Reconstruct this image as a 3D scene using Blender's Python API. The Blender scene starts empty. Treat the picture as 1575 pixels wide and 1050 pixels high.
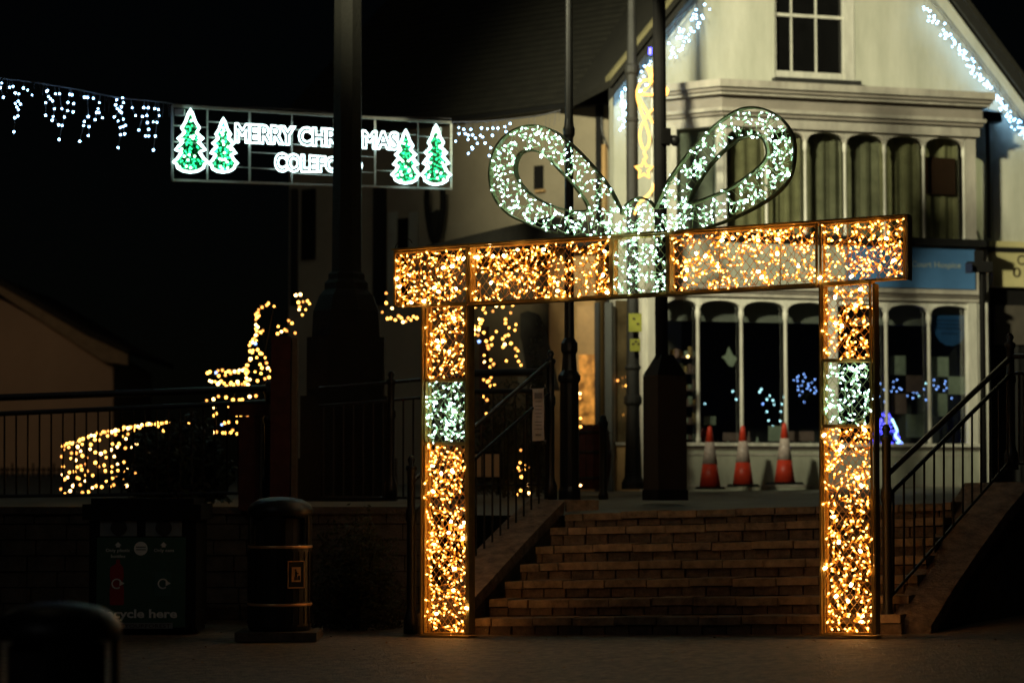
import bpy, math, random
from mathutils import Vector, Matrix
R = math.radians
rnd = random.Random(7)

# ------------------------------------------------------------------ camera, sky, lights, exposure
sc = bpy.context.scene
col = sc.collection
F = 3540.0                       # focal length in photo pixels (photo 1575 wide)
CAM = Vector((0, 0, 1.33))
TILT = math.atan(215 / F)
cam = bpy.data.cameras.new('camera'); camo = bpy.data.objects.new('camera', cam); col.objects.link(camo)
camo.location = CAM; camo.rotation_euler = (R(90) + TILT, 0, 0)
cam.sensor_width = 36; cam.lens = 36 * F / 1575
cam.clip_start = 0.5; cam.clip_end = 600
cam.dof.use_dof = True; cam.dof.focus_distance = 20.0; cam.dof.aperture_fstop = 0.0809 / 0.062
sc.camera = camo

w = bpy.data.worlds.new("World"); sc.world = w; w.use_nodes = True
nt = w.node_tree
bg = nt.nodes['Background']
sky = nt.nodes.new('ShaderNodeTexSky'); sky.sky_type = 'NISHITA'; sky.sun_disc = False
sky.sun_elevation = R(12); sky.sun_rotation = R(200)
nt.links.new(sky.outputs[0], bg.inputs[0]); bg.inputs[1].default_value = 0.00018
sun = bpy.data.lights.new('front_fill_light', 'SUN'); sun.energy = 0.032; sun.angle = R(0.5)  # added weak fill from the front left, brightens bins and square
suno = bpy.data.objects.new('front_fill_light', sun); col.objects.link(suno); suno.rotation_euler = (R(58), 0, R(-25))
sc.view_settings.view_transform = 'Standard'; sc.view_settings.look = 'None'
sc.view_settings.exposure = 0; sc.view_settings.gamma = 1; sc.view_settings.use_curve_mapping = False
sc.cycles.use_denoising = True
sc.cycles.max_bounces = 5; sc.cycles.transparent_max_bounces = 12
sc.cycles.sample_clamp_indirect = 3
LAMP_A = 18.0; LAMP_B = 23500.0          # grey lamp post lantern and unseen left floodlight, watts
LED = 5.4                                # emission of one fairy light head

# ------------------------------------------------------------------ helpers
def P(px, py, Y):
    u = (px - 787.5) / F; v = (525 - py) / F
    d = Vector((u, math.cos(TILT) - v * math.sin(TILT), math.sin(TILT) + v * math.cos(TILT)))
    return CAM + d * (Y / d.y)

def ray(px, py): return P(px, py, 1.0) - CAM

class Plane:
    """vertical plane with local coordinates u (along), z (up), off (towards the camera)"""
    def __init__(s, a, b):
        s.O = Vector((a.x, a.y)); t = Vector((b.x - a.x, b.y - a.y)); s.t = t.normalized()
        s.n = Vector((s.t.y, -s.t.x))
        if s.n.y > 0: s.n = -s.n
    def uz(s, px, py, off=0):
        d = ray(px, py); d2 = Vector((d.x, d.y))
        k = (s.O + s.n * off - Vector((CAM.x, CAM.y))).dot(s.n) / d2.dot(s.n)
        p = CAM + d * k
        return (Vector((p.x, p.y)) - s.O - s.n * off).dot(s.t), p.z
    def pt(s, u, z, off=0):
        q = s.O + s.t * u + s.n * off
        return Vector((q.x, q.y, z))
    def P(s, px, py, off=0):
        u, z = s.uz(px, py, off); return s.pt(u, z, off)

class MB:
    def __init__(s): s.v = []; s.f = []; s.mi = []; s.m = 0
    def add(s, vs, fs):
        n = len(s.v); s.v += [tuple(v) for v in vs]
        s.f += [tuple(i + n for i in f) for f in fs]; s.mi += [s.m] * len(fs); return s
    def hexa(s, b, t):
        """b, t: four corners each (bottom and top loop)"""
        return s.add(list(b) + list(t), [(3, 2, 1, 0), (4, 5, 6, 7), (0, 1, 5, 4), (1, 2, 6, 5), (2, 3, 7, 6), (3, 0, 4, 7)])
    def box(s, x0, x1, y0, y1, z0, z1):
        return s.hexa([(x0, y0, z0), (x1, y0, z0), (x1, y1, z0), (x0, y1, z0)], [(x0, y0, z1), (x1, y0, z1), (x1, y1, z1), (x0, y1, z1)])
    def pbox(s, pl, u0, u1, z0, z1, o0, o1):
        return s.hexa([pl.pt(u0, z0, o0), pl.pt(u1, z0, o0), pl.pt(u1, z0, o1), pl.pt(u0, z0, o1)],
                      [pl.pt(u0, z1, o0), pl.pt(u1, z1, o0), pl.pt(u1, z1, o1), pl.pt(u0, z1, o1)])
    def ppoly(s, pl, pts, o0, o1):
        """pts: (u,z) outline, extruded between two offsets"""
        n = len(pts)
        vs = [pl.pt(u, z, o1) for u, z in pts] + [pl.pt(u, z, o0) for u, z in pts]
        return s.add(vs, [tuple(range(n)), tuple(range(2 * n - 1, n - 1, -1))] + [(i, i + n, (i + 1) % n + n, (i + 1) % n) for i in range(n)])
    def tube(s, p, q, r, n=6, r2=None, caps=True):
        p = Vector(p); q = Vector(q); d = q - p
        if d.length < 1e-6: return s
        d.normalize(); a = d.orthogonal().normalized(); b = d.cross(a)
        r2 = r if r2 is None else r2
        vs = []
        for c, rr in ((p, r), (q, r2)):
            for i in range(n):
                t = 2 * math.pi * i / n; vs.append(c + (a * math.cos(t) + b * math.sin(t)) * rr)
        fs = [(i, (i + 1) % n, n + (i + 1) % n, n + i) for i in range(n)]
        if caps: fs += [tuple(range(n - 1, -1, -1)), tuple(range(n, 2 * n))]
        return s.add(vs, fs)
    def path(s, pts, r, n=6, closed=False):
        m = len(pts)
        pts = [Vector(p) for p in pts]
        vs = []; fs = []; ref = None
        for i, p in enumerate(pts):
            if closed: d = pts[(i + 1) % m] - pts[i - 1]
            else: d = pts[min(i + 1, m - 1)] - pts[max(i - 1, 0)]
            d.normalize()
            if ref is None: ref = d.orthogonal().normalized()
            a = (ref - d * ref.dot(d)).normalized(); ref = a; b = d.cross(a)
            for k in range(n):
                t = 2 * math.pi * k / n; vs.append(p + (a * math.cos(t) + b * math.sin(t)) * r)
        for i in range(m if closed else m - 1):
            j = (i + 1) % m
            for k in range(n):
                fs.append((i * n + k, i * n + (k + 1) % n, j * n + (k + 1) % n, j * n + k))
        if not closed: fs += [tuple(range(n - 1, -1, -1)), tuple((m - 1) * n + k for k in range(n))]
        return s.add(vs, fs)
    def lathe(s, c, prof, n=20, a0=0, a1=360, cap=True):
        """prof: list of (r, z) upwards"""
        full = abs(a1 - a0) >= 360; vs = []; fs = []
        k = n if full else n + 1
        for r_, z in prof:
            for i in range(k):
                t = R(a0 + (a1 - a0) * i / n); vs.append((c[0] + r_ * math.cos(t), c[1] + r_ * math.sin(t), c[2] + z))
        for j in range(len(prof) - 1):
            for i in range(n):
                i2 = (i + 1) % k; fs.append((j * k + i, j * k + i2, (j + 1) * k + i2, (j + 1) * k + i))
        if full and cap: fs += [tuple(range(k - 1, -1, -1)), tuple((len(prof) - 1) * k + i for i in range(k))]
        return s.add(vs, fs)
    def ball(s, c, r, n=6, m=4):
        prof = [(r * math.sin(math.pi * j / m) if 0 < j < m else r * .05, -r * math.cos(math.pi * j / m)) for j in range(m + 1)]
        return s.lathe(c, prof, n)
    def build(s, name, mats, parent=None, smooth=False):
        me = bpy.data.meshes.new(name)
        off = parent_loc(parent)
        me.from_pydata([(v[0] - off.x, v[1] - off.y, v[2] - off.z) for v in s.v], [], s.f)
        if not isinstance(mats, (list, tuple)): mats = [mats]
        for m in mats: me.materials.append(m)
        if len(mats) > 1: me.polygons.foreach_set('material_index', s.mi)
        if smooth:
            me.polygons.foreach_set('use_smooth', [True] * len(me.polygons))
        me.update()
        o = bpy.data.objects.new(name, me); col.objects.link(o)
        if parent: o.parent = parent
        return o

def parent_loc(o):
    v = Vector((0, 0, 0))
    while o: v += o.location; o = o.parent
    return v

def tag(o, label=None, cat=None, group=None, kind=None):
    for k, val in (('label', label), ('category', cat), ('group', group), ('kind', kind)):
        if val: o[k] = val
    return o
def thing(name, label, cat, loc, group=None):
    o = bpy.data.objects.new(name, None); col.objects.link(o); o.location = loc; o.empty_display_size = .2
    return tag(o, label, cat, group)
def stuff(o): o['kind'] = 'stuff'; return o
def struct(o): o['kind'] = 'structure'; return o
def copy_tree(o, parent=None):
    kids = list(o.children); c = o.copy(); col.objects.link(c); c.parent = parent
    for k in kids: copy_tree(k, c)
    return c

# ------------------------------------------------------------------ materials
def mat(name, c, rough=.7, metal=0, var=.25, scale=6, bump=0.0, spec=.4, dirt=None, bscale=None, streak=0):
    m = bpy.data.materials.new(name); m.use_nodes = True; t = m.node_tree; b = t.nodes['Principled BSDF']
    b.inputs['Roughness'].default_value = rough; b.inputs['Metallic'].default_value = metal
    b.inputs['Specular IOR Level'].default_value = spec
    tc = t.nodes.new('ShaderNodeTexCoord')
    n = t.nodes.new('ShaderNodeTexNoise'); n.inputs['Scale'].default_value = scale; n.inputs['Detail'].default_value = 7
    n.inputs['Roughness'].default_value = .65
    if streak:
        mp = t.nodes.new('ShaderNodeMapping'); mp.inputs['Scale'].default_value = (1, 1, streak); t.links.new(tc.outputs['Object'], mp.inputs[0]); t.links.new(mp.outputs[0], n.inputs['Vector'])
    else: t.links.new(tc.outputs['Object'], n.inputs['Vector'])
    rp = t.nodes.new('ShaderNodeValToRGB'); rp.color_ramp.elements[0].position = .3; rp.color_ramp.elements[1].position = .7
    d = dirt or tuple(x * (1 - var) for x in c)
    rp.color_ramp.elements[0].color = (*d, 1); rp.color_ramp.elements[1].color = (*[min(1, x * (1 + var * .4)) for x in c], 1)
    t.links.new(n.outputs[0], rp.inputs[0]); t.links.new(rp.outputs[0], b.inputs['Base Color'])
    if bump:
        n2 = t.nodes.new('ShaderNodeTexNoise'); n2.inputs['Scale'].default_value = bscale or scale * 8; n2.inputs['Detail'].default_value = 6
        t.links.new(tc.outputs['Object'], n2.inputs['Vector'])
        bp = t.nodes.new('ShaderNodeBump'); bp.inputs['Strength'].default_value = bump; bp.inputs['Distance'].default_value = .02
        t.links.new(n2.outputs[0], bp.inputs['Height']); t.links.new(bp.outputs[0], b.inputs['Normal'])
    return m
def emis(name, c, s, sample=True):
    m = bpy.data.materials.new(name); m.use_nodes = True; t = m.node_tree; b = t.nodes['Principled BSDF']
    b.inputs['Base Color'].default_value = (*[x * .4 for x in c], 1)
    b.inputs['Emission Color'].default_value = (*c, 1); b.inputs['Emission Strength'].default_value = s
    if not sample: m.cycles.emission_sampling = 'NONE'
    return m
def glass(name, tint=(.8, .85, .85), refl=.10, rough=.03):
    m = bpy.data.materials.new(name); m.use_nodes = True; t = m.node_tree
    t.nodes.remove(t.nodes['Principled BSDF']); out = t.nodes['Material Output']
    a = t.nodes.new('ShaderNodeBsdfTransparent'); a.inputs[0].default_value = (*tint, 1)
    g = t.nodes.new('ShaderNodeBsdfGlossy'); g.inputs['Roughness'].default_value = rough; g.inputs[0].default_value = (1, 1, 1, 1)
    x = t.nodes.new('ShaderNodeMixShader'); x.inputs[0].default_value = refl
    t.links.new(a.outputs[0], x.inputs[1]); t.links.new(g.outputs[0], x.inputs[2]); t.links.new(x.outputs[0], out.inputs[0])
    return m
M = {}
M['tarmac'] = mat('tarmac', (.19, .145, .095), .62, var=.75, scale=11, bump=.9, bscale=45)
M['paving'] = mat('paving', (.16, .165, .14), .7, var=.35, scale=1.5, bump=.35, bscale=40)
M['soil'] = mat('soil', (.05, .04, .03), .95, bump=.5)
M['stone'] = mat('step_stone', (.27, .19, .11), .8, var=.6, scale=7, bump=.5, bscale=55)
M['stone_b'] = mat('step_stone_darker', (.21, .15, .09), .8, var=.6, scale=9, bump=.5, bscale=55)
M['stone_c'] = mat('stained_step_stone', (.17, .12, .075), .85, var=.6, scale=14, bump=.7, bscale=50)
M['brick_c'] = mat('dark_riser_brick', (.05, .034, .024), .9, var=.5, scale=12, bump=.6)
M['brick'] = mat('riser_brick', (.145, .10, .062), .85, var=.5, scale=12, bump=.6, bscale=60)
M['brick_b'] = mat('riser_brick_darker', (.10, .072, .048), .85, var=.5, scale=12, bump=.6, bscale=60)
M['mortar'] = mat('mortar', (.015, .012, .009), .95, bump=.4)
M['rough_stone'] = mat('rough_coping', (.22, .16, .11), .85, var=.65, scale=9, bump=1.0, bscale=32)
M['wallstone'] = mat('retaining_stone', (.10, .08, .06), .9, var=.5, scale=5, bump=.8)
M['black'] = mat('black_painted_iron', (.010, .010, .009), .42, metal=.0, var=.3, scale=12, bump=.08, spec=.35)
M['black_rough'] = mat('matt_black', (.008, .0075, .007), .8, var=.3, scale=8, spec=.15)
M['worn'] = mat('worn_handrail', (.06, .05, .038), .35, metal=.5, var=.6, scale=14)
M['gold'] = mat('gold_painted_frame', (.55, .36, .09), .5, metal=.0, var=.35, scale=10)
M['wire'] = mat('gold_wire', (.75, .38, .08), .5)
M['wwire'] = mat('pale_wire', (.55, .60, .25), .5)
M['bowband'] = mat('bow_band', (.30, .30, .12), .5)
M['lead'] = mat('led_cable', (.90, .50, .12), .5)
M['wlead'] = mat('led_cable_clear', (.60, .66, .30), .5)
M['render'] = mat('painted_render', (.54, .54, .45), .85, var=.10, scale=2.6, bump=.3, bscale=9, dirt=(.39, .40, .32), streak=.22)
M['trim'] = mat('grey_white_trim', (.40, .375, .32), .6, var=.35, scale=5, streak=.3, bump=.05)
M['trim2'] = mat('taupe_trim', (.25, .225, .19), .6, var=.25, scale=3)
M['white'] = mat('white_joinery', (.60, .59, .51), .5, var=.3, scale=9, streak=.2)
M['cream'] = mat('cream_panel', (.36, .37, .29), .7, var=.35, scale=4, streak=.3)
M['cottage'] = mat('cottage_render', (.30, .26, .18), .9, var=.22, scale=1.0, bump=.2, bscale=12)
M['house'] = mat('far_house_render', (.35, .26, .17), .9, var=.15, scale=.8)
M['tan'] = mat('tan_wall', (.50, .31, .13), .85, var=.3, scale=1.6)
M['tile'] = mat('roof_tile', (.016, .015, .010), .85, var=.5, scale=5, bump=.6)
M['verge'] = mat('dark_bargeboard', (.02, .02, .018), .6)
M['paleverge'] = mat('pale_verge_mortar', (.20, .18, .09), .8)
M['gutter'] = mat('black_gutter', (.012, .012, .012), .4)
M['curtain'] = mat('grey_curtain', (.24, .225, .165), .9, var=.4, scale=4)
M['curtain2'] = mat('blue_grey_curtain', (.175, .168, .145), .9, var=.4, scale=4)
M['dark'] = mat('dark_interior', (.03, .027, .024), .9)
M['glass'] = glass('window_glass', refl=.07)
M['glassdark'] = glass('upper_glass', (.86, .88, .80), .06, .08)
M['sashglass'] = mat('black_sash_glass', (.006, .006, .006), .12, spec=.5)
M['bluesign'] = mat('blue_fascia', (.06, .16, .33), .5, var=.1)
M['pale_txt'] = mat('pale_lettering', (.30, .36, .34), .6)
M['creamsign'] = mat('cream_fascia', (.55, .50, .25), .55, var=.1)
M['dark_txt'] = mat('brown_lettering', (.05, .035, .02), .6)
M['bluecard'] = mat('blue_window_card', (.02, .08, .22), .6)
M['orange'] = mat('cone_red_plastic', (.62, .05, .02), .45, var=.3, scale=6)
M['conewhite'] = mat('cone_white_sleeve', (.58, .48, .42), .4, var=.55, scale=8)
M['yellow'] = mat('yellow_notice', (.32, .33, .04), .6)
M['paper'] = mat('paper', (.42, .40, .38), .8, var=.15, scale=9)
M['ink'] = mat('grey_print', (.14, .13, .13), .8)
M['redtimber'] = mat('dark_red_timber', (.07, .016, .01), .75, var=.5, scale=8)
M['palestrip'] = mat('bare_timber_edge', (.13, .09, .055), .8, var=.4, scale=12)
M['memorial'] = mat('dark_memorial_stone', (.009, .0085, .005), .85, var=.35, scale=3, bump=.5)
M['leaf'] = mat('dark_leaf', (.04, .045, .012), .6, var=.5, scale=8)
M['leafb'] = mat('brown_leaf', (.04, .03, .012), .6, var=.5, scale=8)
M['bingreen'] = mat('bin_green_panel', (.03, .085, .05), .6, var=.2)
M['binred'] = mat('bin_red_bottle', (.30, .012, .010), .6, var=.1)
M['bingrey'] = mat('bin_grey_plate', (.20, .22, .21), .5)
M['bintext'] = mat('bin_pale_print', (.75, .75, .68), .6)
M['brass'] = mat('brass_band', (.75, .42, .18), .35, metal=.5, var=.2)
M['steel'] = mat('galvanised_frame', (.42, .44, .40), .5, metal=.3, var=.2)
M['board'] = mat('lit_cream_board', (.62, .40, .20), .8, var=.08)
M['silver'] = mat('grey_column_paint', (.03, .03, .027), .6, metal=.0, var=.4, scale=5)
M['vine'] = mat('vine', (.03, .028, .015), .8)
M['led_g'] = emis('gold_led_head', (1.0, .46, .10), LED * 1.75)
M['led_gb'] = emis('gold_led_head_bright', (1.0, .66, .30), LED * 4)
M['stem_g'] = emis('gold_led_sleeve', (1.0, .30, .018), 2.1)
M['led_w'] = emis('cool_led_head', (.66, .98, .98), LED * 1.4)
M['led_wb'] = emis('cool_led_head_bright', (.60, .95, 1.0), LED * 6)
M['stem_w'] = emis('cool_led_sleeve', (.45, .85, .50), 1.3)
M['bulb_w'] = emis('icicle_bulb', (.34, .64, 1.0), 17)
M['bulb_o'] = emis('warm_string_bulb', (1.0, .42, .07), 7)
M['bulb_ob'] = emis('warm_string_bulb_bright', (1.0, .55, .18), 13)
M['bulb_od'] = emis('warm_string_bulb_dim', (1.0, .36, .07), 3.2)
M['bulb_b'] = emis('blue_bulb', (.25, .42, 1.0), 5)
M['bulb_b2'] = emis('deep_blue_bulb', (.08, .07, 1.0), 9)
M['bulb_t'] = emis('teal_bulb', (.45, .80, .85), 5)
M['tube_w'] = emis('white_rope_light', (.72, 1.0, 1.0), 5.0)
M['tube_g'] = emis('gold_rope_light', (1.0, .50, .10), 2.6)
M['green_b'] = emis('green_bulb', (.02, .9, .30), 4.2)
M['tinsel'] = mat('green_tinsel', (.01, .22, .06), .5)
M['greenish'] = emis('green_white_bulb', (.55, 1.0, .75), 8)
M['lamp'] = emis('lantern_glass', (1, .85, .55), 8)
M['added_glow'] = emis('added_warm_glow', (1.0, .45, .08), .32)  # warm glow made for the added side door pane

# ------------------------------------------------------------------ text
def text_mesh(s, outline=0, bold=0.0, thick=0.0):
    """returns verts, faces with the baseline at z=0 and x from 0"""
    c = bpy.data.curves.new('t', 'FONT'); c.body = s; c.size = 1.0; c.offset = bold
    if outline: c.fill_mode = 'NONE'; c.bevel_depth = outline; c.bevel_resolution = 1; c.resolution_u = 3
    else: c.extrude = thick; c.resolution_u = 3
    o = bpy.data.objects.new('t', c); col.objects.link(o)
    dg = bpy.context.evaluated_depsgraph_get(); me = bpy.data.meshes.new_from_object(o.evaluated_get(dg))
    vs = [tuple(v.co) for v in me.vertices]; fs = [tuple(p.vertices) for p in me.polygons]
    bpy.data.objects.remove(o); bpy.data.curves.remove(c); bpy.data.meshes.remove(me)
    return vs, fs
def text_on(s, mapf, bold=.0, outline=0, thick=.01):
    vs, fs = text_mesh(s, outline, bold, thick)
    x0 = min(v[0] for v in vs); x1 = max(v[0] for v in vs); y1 = max(v[1] for v in vs)
    y0 = 0 if not any(ch in s for ch in 'gjpqy') else 0
    H = .73
    mb = MB(); mb.add([mapf((v[0] - x0) / (x1 - x0), v[1] / H, v[2]) for v in vs], fs)
    return mb

# ------------------------------------------------------------------ GROUND
archL = P(685, 978, 20.9); archR = P(1305, 978, 19.2)
A = Plane(archL, archR)            # the plane of the arch front
S0 = P(726, 976, 21.25)
tS = A.t; nS = Vector((-A.n.x, -A.n.y))      # nS points away from the camera
def SL(u, n_, z):                            # stair local -> world
    q = Vector((S0.x, S0.y)) + tS * u + nS * n_; return Vector((q.x, q.y, z))
def sq_z(x, y):                              # lower square surface
    base = S0.z + .035 * max(0, min(5, x - S0.x))
    d = (S0.y - (x - S0.x) * .5) - y         # distance in front of the steps
    return base - .042 * min(12, max(0, d - 2.2))
mb = MB(); nx, ny = 60, 60; vs = []; fs = []
for j in range(ny + 1):
    for i in range(nx + 1):
        x = -30 + i; y = -10 + j * .75
        z = sq_z(x, y) if y < 30 else S0.z
        vs.append((x, y, z - .004))
for j in range(ny):
    for i in range(nx):
        a = j * (nx + 1) + i; fs.append((a, a + 1, a + nx + 2, a + nx + 1))
mb.add(vs, fs); struct(mb.build('ground', M['tarmac']))

# steps: nosing lines measured left / right
GO = .33
lines = [(726, 950, 945), (745, 922, 915), (772, 894, 886), (801, 867, 858), (828, 840, 830), (852, 812, 804), (878, 789.5, 780)]
step = []
for i, (xl, yl, yr) in enumerate(lines):
    n0 = i * GO
    a2 = SL(0, n0, 0); b2 = SL(1, n0, 0); pl = Plane(a2, b2)
    ul, zl = pl.uz(xl, yl); ur, zr = pl.uz(1262, yr)
    pl_slope = (zr - zl) / (ur - ul)
    step.append((pl, 0.0, zl, pl_slope))
slope = sum(s[3] for s in step) / 7
S_W = 4.9
steps_root = struct(thing('steps', None, None, SL(0, 0, S0.z)))
core = MB()
zg = S0.z - .1
stepz = [s[2] for s in step]
def zs(i, u): return stepz[i] + slope * u
for i in range(7):
    S_W = step[i][0].uz(1380 + i * 13, lines[i][2])[0]
    n0 = i * GO + .05
    a, b = SL(-.02, n0, 0), SL(S_W, n0, 0); c, d = SL(S_W, 7 * GO, 0), SL(-.02, 7 * GO, 0)
    def zz(v, z): return Vector((v.x, v.y, z))
    core.hexa([zz(a, zg), zz(b, zg), zz(c, zg), zz(d, zg)],
              [zz(a, zs(i, 0) - .02), zz(b, zs(i, S_W) - .02), zz(c, zs(i, S_W) - .02), zz(d, zs(i, 0) - .02)])
core.build('mortar_bed', M['mortar'], steps_root)
COP = .068
SWI = [step[i][0].uz(1386 + i * 13, lines[i][2])[0] for i in range(7)]
for i in range(7):
    S_W = SWI[i]
    n0 = i * GO; u = 0.0; k = 0
    while u < S_W - .05:
        L = (.20 if (k < 2 and i % 2) else (.2 if k < 1 else .41)) * rnd.uniform(.96, 1.04); L = min(L, S_W - u)
        g = .006; dz = rnd.uniform(-.007, .006); dn = rnd.uniform(-.010, .008)
        q = MB(); u0, u1 = u + g, u + L - g
        f = lambda uu, nn, top: SL(uu, nn, zs(i, uu) + dz - (0 if top else COP))
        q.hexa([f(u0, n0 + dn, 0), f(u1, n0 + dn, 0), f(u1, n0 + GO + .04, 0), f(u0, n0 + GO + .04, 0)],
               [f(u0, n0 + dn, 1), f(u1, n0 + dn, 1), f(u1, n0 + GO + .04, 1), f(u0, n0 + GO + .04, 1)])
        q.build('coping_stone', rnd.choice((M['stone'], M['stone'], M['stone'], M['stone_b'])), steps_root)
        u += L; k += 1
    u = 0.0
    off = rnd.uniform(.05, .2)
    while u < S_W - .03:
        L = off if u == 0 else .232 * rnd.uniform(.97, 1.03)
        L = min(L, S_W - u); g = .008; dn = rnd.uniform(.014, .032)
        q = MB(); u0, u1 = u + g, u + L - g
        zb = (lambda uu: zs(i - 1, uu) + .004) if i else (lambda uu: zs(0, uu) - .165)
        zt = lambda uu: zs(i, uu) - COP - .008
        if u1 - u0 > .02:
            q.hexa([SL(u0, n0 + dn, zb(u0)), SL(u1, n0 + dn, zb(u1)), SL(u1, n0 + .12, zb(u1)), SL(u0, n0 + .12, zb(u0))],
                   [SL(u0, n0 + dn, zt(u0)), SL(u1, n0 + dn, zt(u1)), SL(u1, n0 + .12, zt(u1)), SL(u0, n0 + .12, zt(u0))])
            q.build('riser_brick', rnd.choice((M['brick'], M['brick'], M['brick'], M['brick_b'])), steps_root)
        u += L

# upper terrace
TZ = zs(6, 0)
def terr_z(x, y): return TZ - .03 + .026 * max(0, y - 23.6) + .010 * (x - S0.x) * .5
mb = MB(); vs = []; fs = []
front = [(-40, 23.9), (-.9, 23.9)] + [(SL(u, 7 * GO, 0).x, SL(u, 7 * GO, 0).y) for u in (-.65, 0, 1, 2, 3, 4, 4.9, 6)] + [(12, 19.0), (40, 16)]
rows = [0, .5, 1.5, 3, 5, 8, 12, 20, 60, 170]
for r_ in rows:
    for x, y in front: vs.append((x, y + r_, terr_z(x, min(y + r_, 60)) if r_ < 60 else terr_z(x, 60)))
m_ = len(front)
for j in range(len(rows) - 1):
    for i in range(m_ - 1): fs.append((j * m_ + i, j * m_ + i + 1, (j + 1) * m_ + i + 1, (j + 1) * m_ + i))
mb.add(vs, fs); struct(mb.build('plaza_paving', M['paving']))

# retaining wall on the left: stone blocks, on the right: rendered
rw = struct(thing('retaining_wall', None, None, (-4, 23.7, sq_z(-4, 23.7))))
mb = MB(); mb.box(-14, -.75, 23.72, 23.95, S0.z - .3, TZ + .02); mb.build('wall_core', M['mortar'], rw)
z = S0.z; r_i = 0
while z < TZ - .03:
    x = -6.2 + (r_i % 2) * .17
    while x < -.78:
        L = rnd.uniform(.28, .42); q = MB()
        q.box(x + .006, min(x + L, -.77) - .006, 23.66 + rnd.uniform(-.015, .015), 23.8, z + .005, z + .155)
        q.build('stone_block', M['wallstone'], rw); x += L
    z += .162; r_i += 1
q = MB(); q.box(-14, -.72, 23.62, 24.0, TZ - .01, TZ + .06); q.build('coping_slab', M['wallstone'], rw)

# string walls beside the steps
def string_wall(pts_px, name, label):
    """pts: (inner_x, inner_y, outer_x, outer_y, Y) along the slope, top surface"""
    cps = [(P(a, b, Y), P(c, d, Y2)) for a, b, c, d, Y, Y2 in pts_px]
    root = tag(thing(name, label, 'stone wall', Vector((cps[0][0].x, cps[0][0].y, S0.z))))
    wl = MB(); sub = MB()
    for i in range(len(cps) - 1):
        (a, b), (c, d) = cps[i], cps[i + 1]
        wl = MB()
        dz = Vector((0, 0, -.12))
        n = (c - a) * .004
        wl.hexa([a + dz + n, b + dz + n, d + dz - n, c + dz - n], [a + n, b + n, d - n, c - n])
        wl.build('coping_slab', M['rough_stone'], root)
        e = lambda p: Vector((p.x, p.y, S0.z - .3))
        k = .04
        a2, b2 = a.lerp(b, k), b.lerp(a, k); c2, d2 = c.lerp(d, k), d.lerp(c, k)
        sub.hexa([e(a2), e(b2), e(d2), e(c2)], [a2 + dz * .9, b2 + dz * .9, d2 + dz * .9, c2 + dz * .9])
    sub.build('wall_body', M['wallstone'], root)
    return root
string_wall([(724, 925, 640, 945, 21.15, 21.4), (758, 888, 690, 888, 21.75, 22.0), (797, 845, 740, 838, 22.4, 22.65), (833, 806, 778, 800, 23.0, 23.2), (868, 770, 818, 765, 23.55, 23.7)],
            'string_wall', 'sloping rough stone wall climbing beside the left end of the steps')
string_wall([(1374, 948, 1432, 962, 19.55, 19.45), (1396, 900, 1466, 905, 20.1, 19.95), (1424, 846, 1503, 850, 20.75, 20.6), (1454, 790, 1546, 790, 21.4, 21.2), (1484, 742, 1588, 740, 22.0, 21.8)],
            'string_wall', 'sloping stone wall beneath the right handrail of the steps')
q = MB(); a = SL(0, 7 * GO, 0); q.hexa([P(870, 787, 23.6), P(921, 784, 23.5), P(921, 784, 23.5) + Vector((0, .35, 0)), P(870, 787, 23.6) + Vector((0, .35, 0))],
       [P(868, 768, 23.6), P(921, 769, 23.5), P(921, 769, 23.5) + Vector((0, .35, 0)), P(868, 768, 23.6) + Vector((0, .35, 0))])
tag(q.build('kerb_block', M['rough_stone']), 'low rough stone block at the head of the left sloping wall', 'kerb block')

# ------------------------------------------------------------------ THE ARCH
arch = thing('present_arch', 'tall illuminated arch shaped like a gift box with a big ribbon bow', 'light arch', archL, None)
TH = .10     # depth of the arch frame
def uvq(pts): return [A.uz(x, y) for x, y in pts]
def seg_tube(mb, p, q_, r, off): mb.tube(A.pt(*p, off), A.pt(*q_, off), r, 4)
def lerp2(a, b, t): return (a[0] + (b[0] - a[0]) * t, a[1] + (b[1] - a[1]) * t)

LEDTV, LEDTF, LEDTM = [], [], []
def led_template():
    n = 6; V = []; Fc = []; Mi = []
    prof = [(.0068, -.014), (.0076, .018), (.0086, .024), (.0092, .031), (.0082, .039), (.003, .042)]
    for r_, z in prof:
        for k in range(n): V.append(Vector((r_ * math.cos(2 * math.pi * k / n), r_ * math.sin(2 * math.pi * k / n), z)))
    for j in range(len(prof) - 1):
        for k in range(n):
            Fc.append((j * n + k, j * n + (k + 1) % n, (j + 1) * n + (k + 1) % n, (j + 1) * n + k)); Mi.append(0 if j < 1 else 1)
    Fc.append(tuple((len(prof) - 1) * n + k for k in range(n))); Mi.append(1)
    Fc.append(tuple(range(n - 1, -1, -1))); Mi.append(0)
    return V, Fc, Mi
LV, LF, LM = led_template()
LED_R = .0024
def add_led(mb, p, d, bright, s=1.0):
    d = d.normalized(); a = d.orthogonal().normalized(); b = d.cross(a); n = len(mb.v)
    mb.v += [tuple(p + (a * v.x + b * v.y + d * v.z) * s) for v in LV]
    mb.f += [tuple(i + n for i in f) for f in LF]
    mb.mi += [(m if m == 0 else (2 if bright else 1)) for m in LM]

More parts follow.
